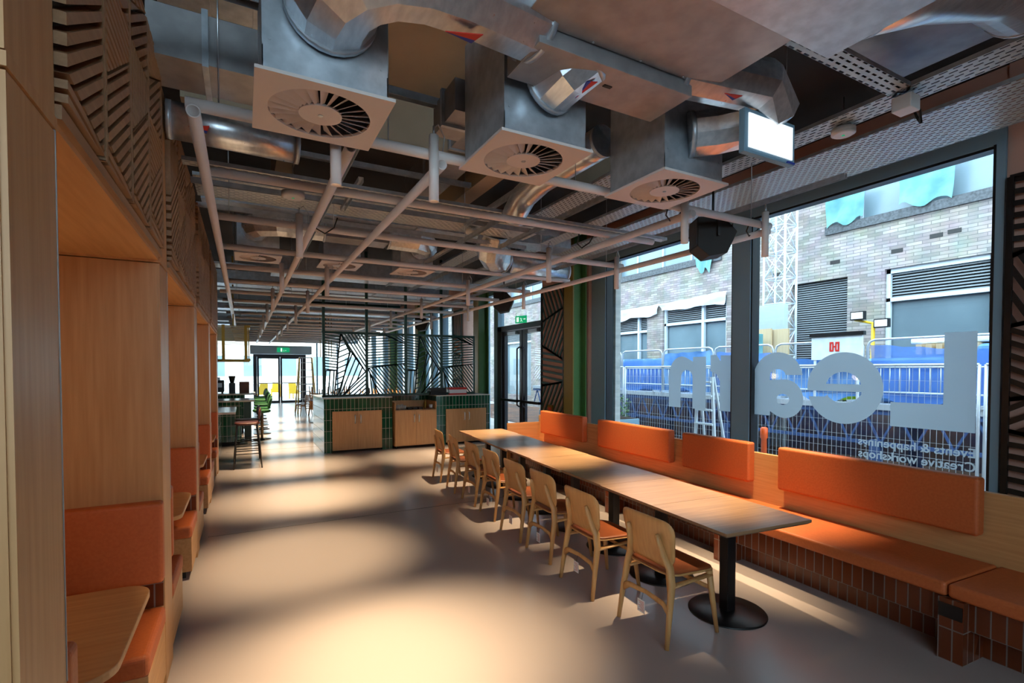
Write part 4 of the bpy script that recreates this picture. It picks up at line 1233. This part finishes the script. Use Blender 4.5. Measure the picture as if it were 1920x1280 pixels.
def swivel(lab):
    t = thing('swivel_stool', lab, 'swivel stool', (0, 0, 0), 0, 'green swivel stools along the bar')
    MB().lathe([(.22, 0), (.215, .012), (.05, .02)], seg=32).build('base_disc', M['black'], t, local=True)
    MB().cyl((0, 0, .02), (0, 0, .68), .028).build('post', M['bronze_wood'], t, local=True)
    MB().cyl((-.14, 0, .3), (.14, 0, .3), .012).build('foot_bar', M['black'], t, local=True)
    MB().slab(rrect(.42, .42, .16), lambda u, v: ((u, v, .76 + .5 * u * u * (1 if u < 0 else .2)), (0, 0, 1)), .07).build('seat', M['green_felt'], t, local=True)
    MB().slab(rrect(.44, .28, .12), lambda u, v: ((.23 + .25 * v - .9 * u * u, u, .92 + v), (1, 0, -.2)), .035).build('backrest', M['green_felt'], t, local=True)
    return t
w0 = swivel('nearest green swivel stool, bright green seat turned to the bar')
w0.location = (.40, 14.5, 0)
for i in range(6):
    dup(w0, (.45 + .02 * i, 15.7 + i * 1.25, 0), .1 * (i % 3 - 1),
        ['second green swivel stool from the camera', 'third green swivel stool from the camera', 'fourth green swivel stool from the camera', 'fifth green swivel stool from the camera', 'sixth green swivel stool from the camera', 'farthest green swivel stool'][i])

# step ladder
ld_ = thing('step_ladder', 'yellow and steel step ladder standing open near the far doors', 'ladder', (2.3, 22.6, 0))
for s in (-1, 1):
    MB().bar((2.3 + s * .36, 22.2, 0), (2.3 + s * .24, 22.65, 2.3), .05, .09).build('front_stile', M['yellow'], ld_)
    MB().bar((2.3 + s * .38, 23.2, 0), (2.3 + s * .24, 22.75, 2.3), .045, .06).build('rear_stile', M['yellow'], ld_)
for k in range(7):
    z = .28 + k * .3; w2 = .36 - .12 * z / 2.3; y = 22.2 + .45 * z / 2.3
    MB().box(2.3 - w2, 2.3 + w2, y - .04, y + .05, z, z + .03).build('step', M['steel'], ld_)
MB().box(2.06, 2.54, 22.6, 22.8, 2.29, 2.33).build('top_cap', M['steel'], ld_)

# more oak chairs: two by the ladder, and upturned ones on the tables behind the counter
c1 = dup(ch0, (2.05, 21.2, 0), R(200), 'oak chair standing in front of the step ladder')
c2 = dup(ch0, (2.45, 21.0, 0), R(170), 'oak chair right of the one before the ladder')
for c in (c1, c2): c['group'] = 'loose oak chairs by the ladder'
for i, (x, y) in enumerate(((2.55, 15.2), (4.05, 15.4), (2.6, 18.2))):
    t = thing('back_table', ['oak table with upturned chairs, directly behind the counter', 'oak table with upturned chairs behind the right half of the screen', 'oak table with upturned chairs farthest behind the counter'][i], 'table', (x, y, 0), 0, 'tables behind the counter')
    MB().box(-.7, .7, -.38, .38, .72, .745).build('tabletop', M['oak_x'], t, local=True)
    for s in (-1, 1):
        MB().box(s * .45 - .03, s * .45 + .03, -.03, .03, .01, .72).build('post', M['black'], t, local=True)
        MB().lathe([(.22, 0), (.215, .012), (.05, .015)], (s * .45, 0, 0)).build('base_disc', M['black'], t, local=True)
    for k, (dx, sd) in enumerate(((-.35, -1), (.35, -1), (-.35, 1), (.35, 1))):
        where = ('table directly behind the counter', 'table behind the right half of the screen', 'farthest table behind the counter')[i]
        c = dup(ch0, (x + dx, y + sd * .225, .745 + .452 + .035), (PI, 0, R(-90 * sd)), 'oak chair upturned on the %s, %s' % (where, ('near left', 'near right', 'far left', 'far right')[k]), 'upturned oak chairs')
        for ch in list(c.children):
            if ch.name.startswith('care_tag') or ch.name.startswith('tag_string'):
                for g in list(ch.children): bpy.data.objects.remove(g)
                bpy.data.objects.remove(ch)
for k in range(5):
    tag(MB().cyl((3.0 + k * .12, 23.6, 2.35 + .05 * (k % 2)), (3.0 + k * .12, 23.6, 4.45), .018, seg=10).build('hanging_tube', M['brass']), 'slim brass tube hanging right of the far doors, %s from the left' % ('first', 'second', 'third', 'fourth', 'fifth')[k], 'tube', 'hanging brass tubes by the far doors')

# pendant bar track left
# ================================================================ OUTSIDE
tag(MB().box(-40, 60, 30.1, 90, -.12, -.03).box(-40, 60, -30, -4.15, -.12, -.03).box(XW + .3, 60, -4.15, 30.1, -.12, -.03).build('street_ground', M['paving']), kind='structure')
tag(MB().box(8.3, 12.5, -6, 24, -.03, -.01).build('site_ground', M['asphalt']), kind='structure')

XF = 12.6
fb = thing('brick_building', 'pale grey brick building under construction across the street', 'building', (XF, 6, 0))
holes = [(-6, -1.0, .5, 4.03), (.2, 5.94, .5, 4.03), (6.72, 8.10, .3, 4.0), (10.08, 12.63, .5, 4.0), (13.38, 15.1, .5, 3.85), (17.5, 20.2, .5, 3.9), (21.5, 24.5, .5, 3.9), (27, 30, .5, 3.9),
         (-6, 7.2, 5.27, 7.4), (10.3, 15.0, 5.27, 7.4), (18, 24, 5.27, 7.4)]
ys = sorted({-12, 40} | {h[0] for h in holes} | {h[1] for h in holes})
zs = sorted({-.1, 17} | {h[2] for h in holes} | {h[3] for h in holes})
m = MB()
for i in range(len(ys) - 1):
    run = None
    for j in range(len(zs) - 1):
        cy, cz = (ys[i] + ys[i + 1]) / 2, (zs[j] + zs[j + 1]) / 2
        solid = not any(h[0] < cy < h[1] and h[2] < cz < h[3] for h in holes)
        if solid:
            if run is None: run = zs[j]
        if (not solid or j == len(zs) - 2) and run is not None:
            top = zs[j + 1] if solid else zs[j]
            m.box(XF, XF + .4, ys[i], ys[i + 1], run, top); run = None
m.build('brick_wall', M['brick'], fb)
tag(m, None) if False else None
M['shop_glass'] = noisy('street_window_glass', '#5e6f78', '#72858e', (.5, .5, .5), .15)
M['upper_glass'] = noisy('upper_glazing', '#6b7f8a', '#7a8e98', (.6, .6, .6), .3)
for (a, b2, z0, z1) in holes:
    if z0 > 5:
        w_ = MB().box(XF + .22, XF + .24, a, b2, z0, z1).build('upper_window', M['upper_glass'], fb)
        q = MB()
        y = a
        while y < b2:
            q.box(XF + .17, XF + .22, y, y + .05, z0, z1); y += 1.25
        q.build('window_bars', M['ledge_white'], w_) if False else q.build('window_bars', M['ledge_white'], fb)
        MB().box(XF - .06, XF + .2, a - .05, b2 + .03, z0 - .2, z0 + .0).build('ledge', M['lead'], fb)
        continue
    if a == 6.72:
        q = MB()
        z = z0
        while z < z1 - .02:
            q.bar((XF + .16, a, z + .02), (XF + .16, b2, z + .02), .05, .028); z += .056
        q.build('louvre_blades', M['louvre'], fb)
        MB().box(XF + .2, XF + .22, a, b2, z0, z1).build('louvre_back', M['black_matt'], fb)
        continue
    zm = z1 - .68
    MB().box(XF + .2, XF + .22, a, b2, z0, zm).build('street_window', M['shop_glass'], fb)
    q = MB()
    z = zm + .04
    while z < z1 - .08:
        q.bar((XF + .17, a, z + .02), (XF + .17, b2, z + .02), .05, .028); z += .062
    q.build('louvre_blades', M['louvre'], fb)
    MB().box(XF + .21, XF + .22, a, b2, zm, z1).build('louvre_back', M['black_matt'], fb)
    q = MB().box(XF + .08, XF + .16, a, b2, z1 - .1, z1).box(XF + .08, XF + .16, a, b2, zm - .04, zm + .04).box(XF + .08, XF + .16, a, a + .08, z0, z1).box(XF + .08, XF + .16, b2 - .08, b2, z0, z1)
    nm = 4.08 if a < 1 else (a + b2) / 2 - .4
    q.box(XF + .06, XF + .16, nm, nm + .09, z0, z1)
    q.build('window_frame', M['ledge_white'], fb)
r5 = random.Random(8)
for y, z in ((6.9, 4.35), (4.9, 4.52), (4.6, 4.54), (8.4, 4.3), (5.6, 4.45 - .1)):
    MB().box(XF - .01, XF + .01, y, y + .22, z, z + .085).build('missing_brick', M['black_matt'], fb)

def sheet(lab, x, pts, mat, seed, name='plastic_sheet', group=None, depth=.05):
    """crumpled sheet: quad patch from 4 (y,z) corners tl,tr,br,bl, with real folds and thickness"""
    r2 = random.Random(seed)
    nu, nv = 14, 7
    ph = [r2.uniform(0, 6) for _ in range(6)]
    g = []
    for j in range(nv + 1):
        for i in range(nu + 1):
            u, v = i / nu, j / nv
            y = (pts[0][0] * (1 - u) + pts[1][0] * u) * (1 - v) + (pts[3][0] * (1 - u) + pts[2][0] * u) * v
            z = (pts[0][1] * (1 - u) + pts[1][1] * u) * (1 - v) + (pts[3][1] * (1 - u) + pts[2][1] * u) * v
            z += v * .10 * math.sin(u * 9 + ph[0]) * (pts[0][1] - pts[3][1]) + .01 * math.sin(u * 23 + ph[1])
            xx = x - depth * (.5 + .5 * math.sin(u * 14 + ph[2] + 2 * v)) - depth * .5 * math.sin(v * 5 + ph[3] + u * 6)
            g.append((xx, y, z))
    n = len(g)
    vs = g + [(p[0] + .006, p[1], p[2]) for p in g]
    fs = []
    for j in range(nv):
        for i in range(nu):
            a = j * (nu + 1) + i
            fs.append((a, a + 1, a + nu + 2, a + nu + 1)); fs.append((a + n, a + nu + 1 + n, a + nu + 2 + n, a + 1 + n))
    ob = MB().add(vs, fs, True).build(name, M[mat])
    return tag(ob, lab, 'sheet', group)
sheet('teal protective sheet hanging in the right upper window across the street', XF - .08, [(5.66, 6.1), (4.66, 6.1), (4.72, 5.25), (5.64, 5.3)], 'teal_sheet', 1, group='teal sheets on upper windows')
sheet('teal protective sheet hanging in the middle upper window across the street', XF - .08, [(7.18, 5.95), (6.28, 6.0), (6.38, 5.26), (7.16, 5.26)], 'teal_sheet', 2, group='teal sheets on upper windows')
sheet('pale teal sheet over the ledge behind the nearest loudspeaker', XF - .1, [(11.2, 5.8), (10.4, 5.9), (10.6, 4.8), (11.1, 4.9)], 'teal_sheet', 3, group='teal sheets on upper windows')
sheet('torn white sheeting above the left street window across the street', XF - .08, [(12.7, 4.02), (10.0, 4.12), (10.1, 3.75), (12.6, 3.78)], 'white_sheet', 4, group='torn white sheeting')
sheet('torn white sheeting above the leftmost brick window', XF - .08, [(15.2, 4.0), (12.7, 4.05), (12.8, 3.7), (15.1, 3.6)], 'white_sheet', 5, group='torn white sheeting')

# lattice tower in front of the bricks
tw = thing('lattice_tower', 'white lattice scaffold tower before the brick wall', 'scaffold tower', (11.5, 7.75, 0))
m = MB()
cs_ = [(11.35, 7.46), (11.35, 8.0), (11.8, 7.46), (11.8, 8.0)]
for x, y in cs_: m.cyl((x, y, 0), (x, y, 7), .028, seg=8)
m.build('uprights', M['ledge_white'], tw)
m = MB()
for k in range(11):
    z = .3 + k * .62
    for (a, b2) in ((0, 1), (2, 3), (0, 2), (1, 3)):
        p, q = cs_[a], cs_[b2]
        m.cyl((p[0], p[1], z), (q[0], q[1], z), .014, seg=6)
        m.cyl((p[0], p[1], z), (q[0], q[1], z + .62), .012, seg=6); m.cyl((q[0], q[1], z), (p[0], p[1], z + .62), .012, seg=6)
m.build('lattice', M['ledge_white'], tw)
tag(MB().box(11.1, 11.25, 7.3, 8.3, -.02, 3.35).build('clear_hoarding', sheer('clear_plastic', '#c5d4da', .55)), 'translucent plastic hoarding at the foot of the lattice tower', 'hoarding')
for k in range(2):
    o = MB().box(10.7 + .1 * k, 10.75 + .1 * k, 7.35 - .35 * k, 7.85 - .3 * k, 1.5, 2.75 - .02 * k)
    tag(o.build('plywood_board', M['ply']), ['plywood board leaning in front of the tower', 'narrower plywood board right of the first one'][k], 'board', 'plywood boards')

# mesh fence panels along the pavement
FX = 8.6
def fence(y0, y1, lab):
    t = thing('mesh_fence', lab, 'fence panel', (FX, (y0 + y1) / 2, -.02), group='mesh fence panels')
    m = MB()
    m.cyl((FX, y0, 0), (FX, y0, 1.87), .02, seg=10).cyl((FX, y1, 0), (FX, y1, 1.87), .02, seg=10).cyl((FX, y0, 1.87), (FX, y1, 1.87), .02, seg=10).cyl((FX, y0, .1), (FX, y1, .1), .015, seg=10)
    m.build('tube_frame', M['zinc'], t)
    w_ = MB()
    y = y0
    while y < y1:
        w_.bar((FX, y, .1), (FX, y, 1.85), .0045); y += .075
    for z in [.1 + .22 * k for k in range(8)]: w_.bar((FX + .003, y0, z), (FX + .003, y1, z), .0045)
    w_.build('wire_mesh', M['zinc'], t)
    for y in (y0 + .13, y1 - .13):
        MB().box(FX - .3, FX + .3, y - .1, y + .1, -.02, .12).build('concrete_foot', M['paving'], t, bevel=.02)
fence(-.6, 2.85, 'galvanised mesh fence panel seen behind the right edge of the window film')
fence(2.92, 6.38, 'galvanised mesh fence panel behind the big letters')
fence(6.45, 9.9, 'galvanised mesh fence panel left of the wide window mullion')
fence(9.97, 13.4, 'galvanised mesh fence panel farthest along the street')

# raised platform (flat trailer) with netted crowd barriers
tag(MB().box(11.3, 11.36, -2, 16, -.02, 1.9).build('navy_hoarding', noisy('navy_hoarding', '#2c4270', '#6b5a56', (1.3, 1.3, 1.3), .7)), 'stained blue and brown hoarding boards behind the site platform', 'hoarding')
pf = thing('site_platform', 'long dark blue trussed site platform behind the mesh fence', 'platform', (10.5, 6, 0))
MB().box(9.45, 11.0, -2, 16, 1.12, 1.22).build('deck', M['zinc'], pf)
m = MB()
for x in (9.5,):
    m.bar((x, -2, 1.08), (x, 16, 1.08), .06, .08).bar((x, -2, .55), (x, 16, .55), .06)
    y = -2
    while y < 16:
        m.bar((x, y, .55), (x, y + .25, 1.08), .03).bar((x, y + .25, 1.08), (x, y + .5, .55), .03); y += .5
M['navy'] = base_mat('navy_truss', '#34507f', .5)[0]
m.build('lattice_girder', M['navy'], pf)
for y in (-1.5, 1.5, 4.5, 7.5, 10.5, 13.5):
    MB().box(9.45, 9.6, y, y + .15, -.02, .6).box(10.8, 10.95, y, y + .15, -.02, 1.12).build('leg', M['navy'], pf)
def barrier(y0, y1, z, lab, x=9.62, h=1.1):
    t = thing('crowd_barrier', lab, 'barrier', (x, (y0 + y1) / 2, z), group='netted crowd barriers')
    r_ = .12
    pts = [(x, y0, z + .05), (x, y0, z + h - r_), (x, y0 + r_ * .3, z + h - r_ * .3), (x, y0 + r_, z + h), (x, y1 - r_, z + h), (x, y1 - r_ * .3, z + h - r_ * .3), (x, y1, z + h - r_), (x, y1, z + .05)]
    MB().sweep(pts, .02, 8).cyl((x, y0, z + .2), (x, y1, z + .2), .016, seg=8).cyl((x, y0, z + .62), (x, y1, z + .62), .014, seg=8).build('rail_frame', M['zinc'], t)
    m = MB()
    y = y0 + .12
    while y < y1 - .05: m.cyl((x, y, z + .2), (x, y, z + .62), .008, seg=6); y += .14
    m.build('infill_bars', M['zinc'], t)
    MB().box(x - .2, x + .2, y0 + .1, y0 + .15, z, z + .05).box(x - .2, x + .2, y1 - .15, y1 - .1, z, z + .05).build('feet', M['zinc'], t)
bl = ['far right', 'right of the floodlight', 'behind the letter e', 'behind the letter a', 'left of the wide mullion', 'before the left brick window', 'farther left', 'farthest left']
ys_ = [(1.3, 3.0), (3.05, 4.78), (4.85, 6.5), (6.55, 8.0), (8.05, 9.6), (9.65, 11.2), (11.25, 12.8), (12.85, 14.5)]
for k, (a, b2) in enumerate(ys_):
    barrier(a, b2, 1.22, 'zinc crowd barrier on the platform, %s' % bl[k])
    rr = random.Random(k)
    tag(sheet('blue debris netting draped over the barrier %s' % bl[k], 9.68, [(b2 - .02, 2.28 - rr.uniform(0, .3)), (a + .02, 2.28 - rr.uniform(0, .25)), (a + .02, 1.25), (b2 - .02, 1.25)], 'blue_net' if k % 2 else 'blue_sheet', 20 + k, 'debris_netting', 'blue debris netting'), None, 'netting')
# covered stacks and clutter
for k, (y0, y1, z1, mt, lab) in enumerate(((1.4, 3.4, 1.9, 'blue_sheet', 'blue sheeted stack on the platform at far right'), (3.8, 5.2, 1.7, 'blue_sheet', 'blue sheeted stack behind the letter e'),
                                           (6.8, 8.6, 1.75, 'blue_sheet', 'blue sheeted stack behind the letter a'), (9.4, 12.0, 1.8, 'blue_sheet', 'long blue sheeted stack toward the left window'))):
    tag(MB().box(9.85, 10.8, y0, y1, 1.22, z1 + .3).build('sheeted_stack', M[mt], bevel=.08, bseg=3), lab, 'covered stack', 'blue sheeted stacks')
for k in range(10):
    y = -.5 + k * 1.35
    tag(MB().cyl((9.0 + .03 * (k % 3), y, .06), (9.05, y + 1.2, .06), .07, seg=14).build('site_pipe', M[['orange_plastic', 'navy', 'zinc'][k % 3]]),
        ['orange plastic', 'navy metal', 'grey metal'][k % 3] + ' pipe on the ground behind the fence, ' + ('nearest the right edge', 'second from the right edge', 'third from the right edge', 'fourth from the right edge', 'fifth from the right edge', 'fifth from the far end', 'fourth from the far end', 'third from the far end', 'second from the far end', 'farthest along the street')[k], 'pipe', ['orange pipes on the ground', 'navy pipes on the ground', 'grey pipes on the ground'][k % 3])
hb_ = thing('site_board', 'white site board with red square emblem behind the fence', 'sign', (9.4, 5.2, 1.22))
MB().box(9.38, 9.42, 4.75, 5.62, 1.98, 2.42).box(9.39, 9.41, 4.8, 4.84, 1.22, 1.98).box(9.39, 9.41, 5.54, 5.58, 1.22, 1.98).build('board', M['white_sheet'], hb_)
MB().box(9.36, 9.44, 4.72, 5.65, 2.40, 2.47).build('top_rail', M['black'], hb_)
m = MB()
y1_, z0_, s = 5.29, 2.13, .17
for a, b2, c, d in ((0, .16, 0, 1), (.84, 1, 0, 1), (.16, .40, .84, 1), (.60, .84, .84, 1), (.16, .40, 0, .16), (.60, .84, 0, .16), (.28, .42, .16, .84), (.58, .72, .16, .84), (.42, .58, .42, .58)):
    m.box(9.372, 9.381, y1_ - a * s, y1_ - b2 * s, z0_ + c * s, z0_ + d * s)
m.build('emblem', M['red'], hb_)
fl = thing('site_floodlight', 'yellow floodlight mast with two lamp heads behind the barriers', 'floodlight', (10.2, 5.0, 1.22))
MB().cyl((10.2, 5.0, 1.22), (10.2, 4.98, 2.66), .03).cyl((10.2, 5.3, 2.74), (10.2, 4.72, 2.58), .022).build('mast', M['yellow'], fl)
for (y, z) in ((5.22, 2.80), (4.82, 2.63)):
    h = MB().box(10.12, 10.2, y - .12, y + .12, z - .07, z + .09).build('lamp_head', M['black'], fl)
    MB().box(10.11, 10.121, y - .1, y + .1, z - .05, z + .07).build('lens', M['white'], h)
tag(MB().box(10.2, 10.9, 1.0, 4.4, 2.24, 2.34).build('covered_slab', M['white_sheet'], bevel=.03), 'white wrapped slab on top of the blue stacks', 'slab')
for k in range(6):
    tag(MB().box(10.0, 10.8, 3.45 + k * .14, 3.53 + k * .14, 2.05, 2.23).build('timber_bearer', M['ply']), 'short timber bearer under the wrapped slab, %s from the right' % ('first', 'second', 'third', 'fourth', 'fifth', 'sixth')[k], 'timber', 'timber bearers under the slab')
tag(MB().box(10.2, 10.5, 7.4, 7.8, 2.05, 2.62).build('green_crate', M['teal_sheet'], bevel=.01), 'pale green crate before the louvre', 'crate')
hv = MB().lathe([(.05, 0), (.26, .03), (.27, .2), (.2, .42), (.05, .5)], (9.95, 5.2, 1.22), 20)
tag(hv.build('safety_jacket', M['lime']), 'lime yellow safety jacket seen through the letter e', 'jacket')
sl = thing('trestle_ladder', 'white folding step ladder on the pavement left of the mullion', 'ladder', (7.85, 6.75, 0))
for s in (-1, 1):
    MB().bar((7.85, 6.75 + s * .26, -.02), (7.85, 6.75 + s * .16, 1.66), .04, .05).bar((8.2, 6.75 + s * .26, -.02), (7.9, 6.75 + s * .16, 1.66), .03, .04).build('stile', M['ledge_white'], sl)
for k in range(6):
    z = .2 + k * .27; w2 = .26 - .1 * z / 1.66
    MB().box(7.8, 7.9, 6.75 - w2, 6.75 + w2, z, z + .03).build('tread', M['ledge_white'], sl)
bo = thing('safety_bollard', 'orange safety bollard at the foot of the right window', 'bollard', (8.0, 5.6, 0))
MB().lathe([(.05, 0), (.045, .62), (.06, .63), (.06, .8), (.03, .82)], (8.0, 5.6, -.02)).build('post', M['orange_plastic'], bo)
MB().lathe([(.16, 0), (.15, .05), (.06, .09)], (8.0, 5.6, -.03)).build('base', M['orange_plastic'], bo)
# planters
def planter(x, y, lab, s=1.0):
    t = thing('planter', lab, 'planter', (x, y, 0), group='planters by the street wall')
    MB().box(x - .35, x + .35, y - .35, y + .35, -.02, .72).build('pot', M['frame'], t, bevel=.01)
    MB().box(x - .32, x + .32, y - .32, y + .32, .70, .73).build('soil', M['soil'], t)
    r7 = random.Random(int(x * 10 + y))
    m = MB()
    for k in range(420):
        a = r7.uniform(0, 2 * PI); rr = .30 * math.sqrt(r7.random()); z = .74 + .62 * s * r7.random() * (1 - rr * 1.3)
        p = Vector((x + rr * math.cos(a), y + rr * math.sin(a), z))
        d = Vector((r7.uniform(-1, 1), r7.uniform(-1, 1), r7.uniform(-.2, 1))).normalized() * .06
        sd = d.cross(Vector((0, 0, 1))).normalized() * .018
        m.add([p, p + d * .5 + sd, p + d, p + d * .5 - sd], [(0, 1, 2, 3)])
    m.build('foliage', M['leaf'], t)
planter(7.35, 8.75, 'grey planter with leafy shrub outside the middle window')
planter(7.5, 11.4, 'grey planter with leafy shrub outside the glass street doors', 1.1)

# outside beyond the far doors
def lounge(lab, x, y, rz):
    t = thing('garden_chair', lab, 'chair', (x, y, -.03), rz, 'yellow garden chairs outside')
    MB().box(-.3, .3, -.3, .25, .32, .37).build('seat', M['yellow'], t, local=True)
    MB().prism([(-.3, 0), (.3, 0), (.22, .65), (-.22, .65)], lambda u, v: (u, .25 + v * .35, .35 + v), lambda u, v: (u, .28 + v * .35, .35 + v)).build('backrest', M['yellow'], t, local=True)
    for a in (-1, 1):
        for b2 in (-1, 1): MB().bar((a * .28, b2 * .26, 0), (a * .28, b2 * .24, .55 if b2 < 0 else .34), .05).build('leg', M['yellow'], t, local=True)
        MB().box(a * .3 - .05, a * .3 + .05, -.32, .3, .54, .57).build('armrest', M['yellow'], t, local=True)
lounge('yellow garden chair outside, left of the far doors', .9, 34, R(200))
lounge('yellow garden chair outside, right of the far doors', 2.9, 34.5, R(150))
lounge('yellow garden chair farthest outside the far doors', 1.9, 37, R(180))
pb = thing('pale_building', 'pale building far beyond the end doors', 'building', (0, 75, 0))
MB().box(-30, 30, 70, 75, 0, 9).build('walls', base_mat('cream_render', '#f3ece2', .9)[0], pb)
for k in range(14):
    MB().box(-28 + k * 4, -26 + k * 4, 69.95, 70.02, 1, 3.5).build('window', M['upper_glass'], pb)
tag(MB().sweep([(1.7, 36, 1.5), (1.95, 36, 1.75), (2.2, 36, 1.5), (1.95, 36, 1.25), (1.7, 36, 1.5)], .03, 8).build('bicycle_wheel', M['black']), 'dark ring seen through the far doors', 'wheel') if False else None

# ================================================================ WINDOW LETTERING (reads from the street, mirrored from inside)
XG = XW + .026
film = thing('window_lettering', 'large frosted lettering on the street window, mirrored from inside', 'lettering', (XG, 4, 1.2))
def poly_letter(name, outlines, y_left, z0):
    """outlines in reading coords (u right, v up, metres); reading right is -y? seen from the street"""
    cu = bpy.data.curves.new(name, 'CURVE'); cu.dimensions = '2D'; cu.fill_mode = 'BOTH'; cu.extrude = .0006
    for o in outlines:
        sp = cu.splines.new('POLY'); sp.points.add(len(o) - 1)
        for i, (u, v) in enumerate(o): sp.points[i].co = (u, v, 0, 1)
        sp.use_cyclic_u = True
    tmp = bpy.data.objects.new(name, cu); COL.objects.link(tmp)
    dg = bpy.context.evaluated_depsgraph_get()
    me = bpy.data.meshes.new_from_object(tmp.evaluated_get(dg))
    bpy.data.objects.remove(tmp)
    me.transform(Matrix(((0, 0, 1, 0), (1, 0, 0, 0), (0, 1, 0, 0), (0, 0, 0, 1))))
    ob = bpy.data.objects.new(name, me); COL.objects.link(ob)
    ob.data.materials.clear(); ob.data.materials.append(M['vinyl'])
    ob.parent = film; ob.location = (0, y_left - 4, z0 - 1.2)
    return ob
# from outside (street at +x, looking -x) right is +y, so u maps to +y
poly_letter('letter_l', [[(0, 0), (.69, 0), (.69, .25), (.245, .25), (.245, .94), (0, .94)]], 2.03, 1.215)
def circ(r, a0, a1, n, sx_=1.0, sy=1.0, c=(0, 0)):
    return [(c[0] + r * sx_ * math.cos(R(a0 + (a1 - a0) * i / n)), c[1] + r * sy * math.sin(R(a0 + (a1 - a0) * i / n))) for i in range(n + 1)]
# e : disc with slit
e = circ(.402, -5, 337, 60)
e = circ(.402, -5.5, 345, 60)
e = [(.402 * math.cos(R(-6)), -.04)] + circ(.402, 0, 344, 58) + [(.20, -.105)] + circ(.20, -30, -150, 12, 1, .85, (0, 0)) + [(-.21, -.04)]
top = circ(.19, 14, 166, 18, 1, .95, (0, .0))
poly_letter('letter_e', [e, top], 3.19, 1.595)
# a
a_out = [(.55, -.40), (.55, .10)] + circ(.30, 10, 165, 20, 1.0, 1.0, (.27, .10))[1:] + [(.20, .14)] + circ(.09, 150, 20, 8, 1, 1, (.29, .14)) + [(.36, .05)] + [(.22, .03)] + circ(.235, 95, 300, 18, 1, 1.0, (.22, -.19)) + [(.36, -.35), (.37, -.40)]
a_in = circ(.085, 0, 360, 20, 1.0, .8, (.27, -.18))
a_out = circ(.33, 172, 0, 24, 1, 1, (.35, .08)) + [(.68, -.395), (.44, -.395), (.44, -.34)] + circ(.24, -55, -265, 20, 1, 1, (.25, -.17)) + [(.45, .06), (.44, .12)] + circ(.11, 20, 165, 10, 1, .9, (.34, .10))
poly_letter('letter_a', [a_out, a_in], 3.63, 1.61)
r_o = [(0, 0), (.24, 0), (.24, .42), (.30, .52), (.40, .56), (.40, .79), (.30, .79), (.23, .70), (.23, .78), (0, .78)]
poly_letter('letter_r', [r_o], 4.60, 1.22)
n_o = [(0, 0), (.245, 0), (.245, .45)] + circ(.115, 175, 0, 10, 1, 1.1, (.36, .45)) + [(.475, 0), (.72, 0), (.72, .46)] + circ(.26, 0, 110, 12, 1, 1.2, (.46, .47))[1:] + [(.24, .70), (.24, .77), (0, .77)]
poly_letter('letter_n', [n_o], 5.08, 1.22)
def text_line(s, y_left, z, size):
    cu = bpy.data.curves.new('text', 'FONT'); cu.body = s; cu.size = size; cu.extrude = .0005; cu.offset = .002
    tmp = bpy.data.objects.new('text', cu); COL.objects.link(tmp)
    dg = bpy.context.evaluated_depsgraph_get()
    me = bpy.data.meshes.new_from_object(tmp.evaluated_get(dg))
    bpy.data.objects.remove(tmp)
    me.transform(Matrix(((0, 0, 1, 0), (1, 0, 0, 0), (0, 1, 0, 0), (0, 0, 0, 1))))
    ob = bpy.data.objects.new('small_text_line', me); COL.objects.link(ob)
    ob.data.materials.clear(); ob.data.materials.append(M['vinyl'])
    ob.parent = film; ob.location = (0, y_left - 4, z - 1.2)
M['white_film'] = base_mat('white_film', '#d5dde0', .6)[0]
text_line('Events & happenings', 2.02, .985, .122)
text_line('Creative workshops', 2.02, .855, .122)
bpy.context.view_layer.update()
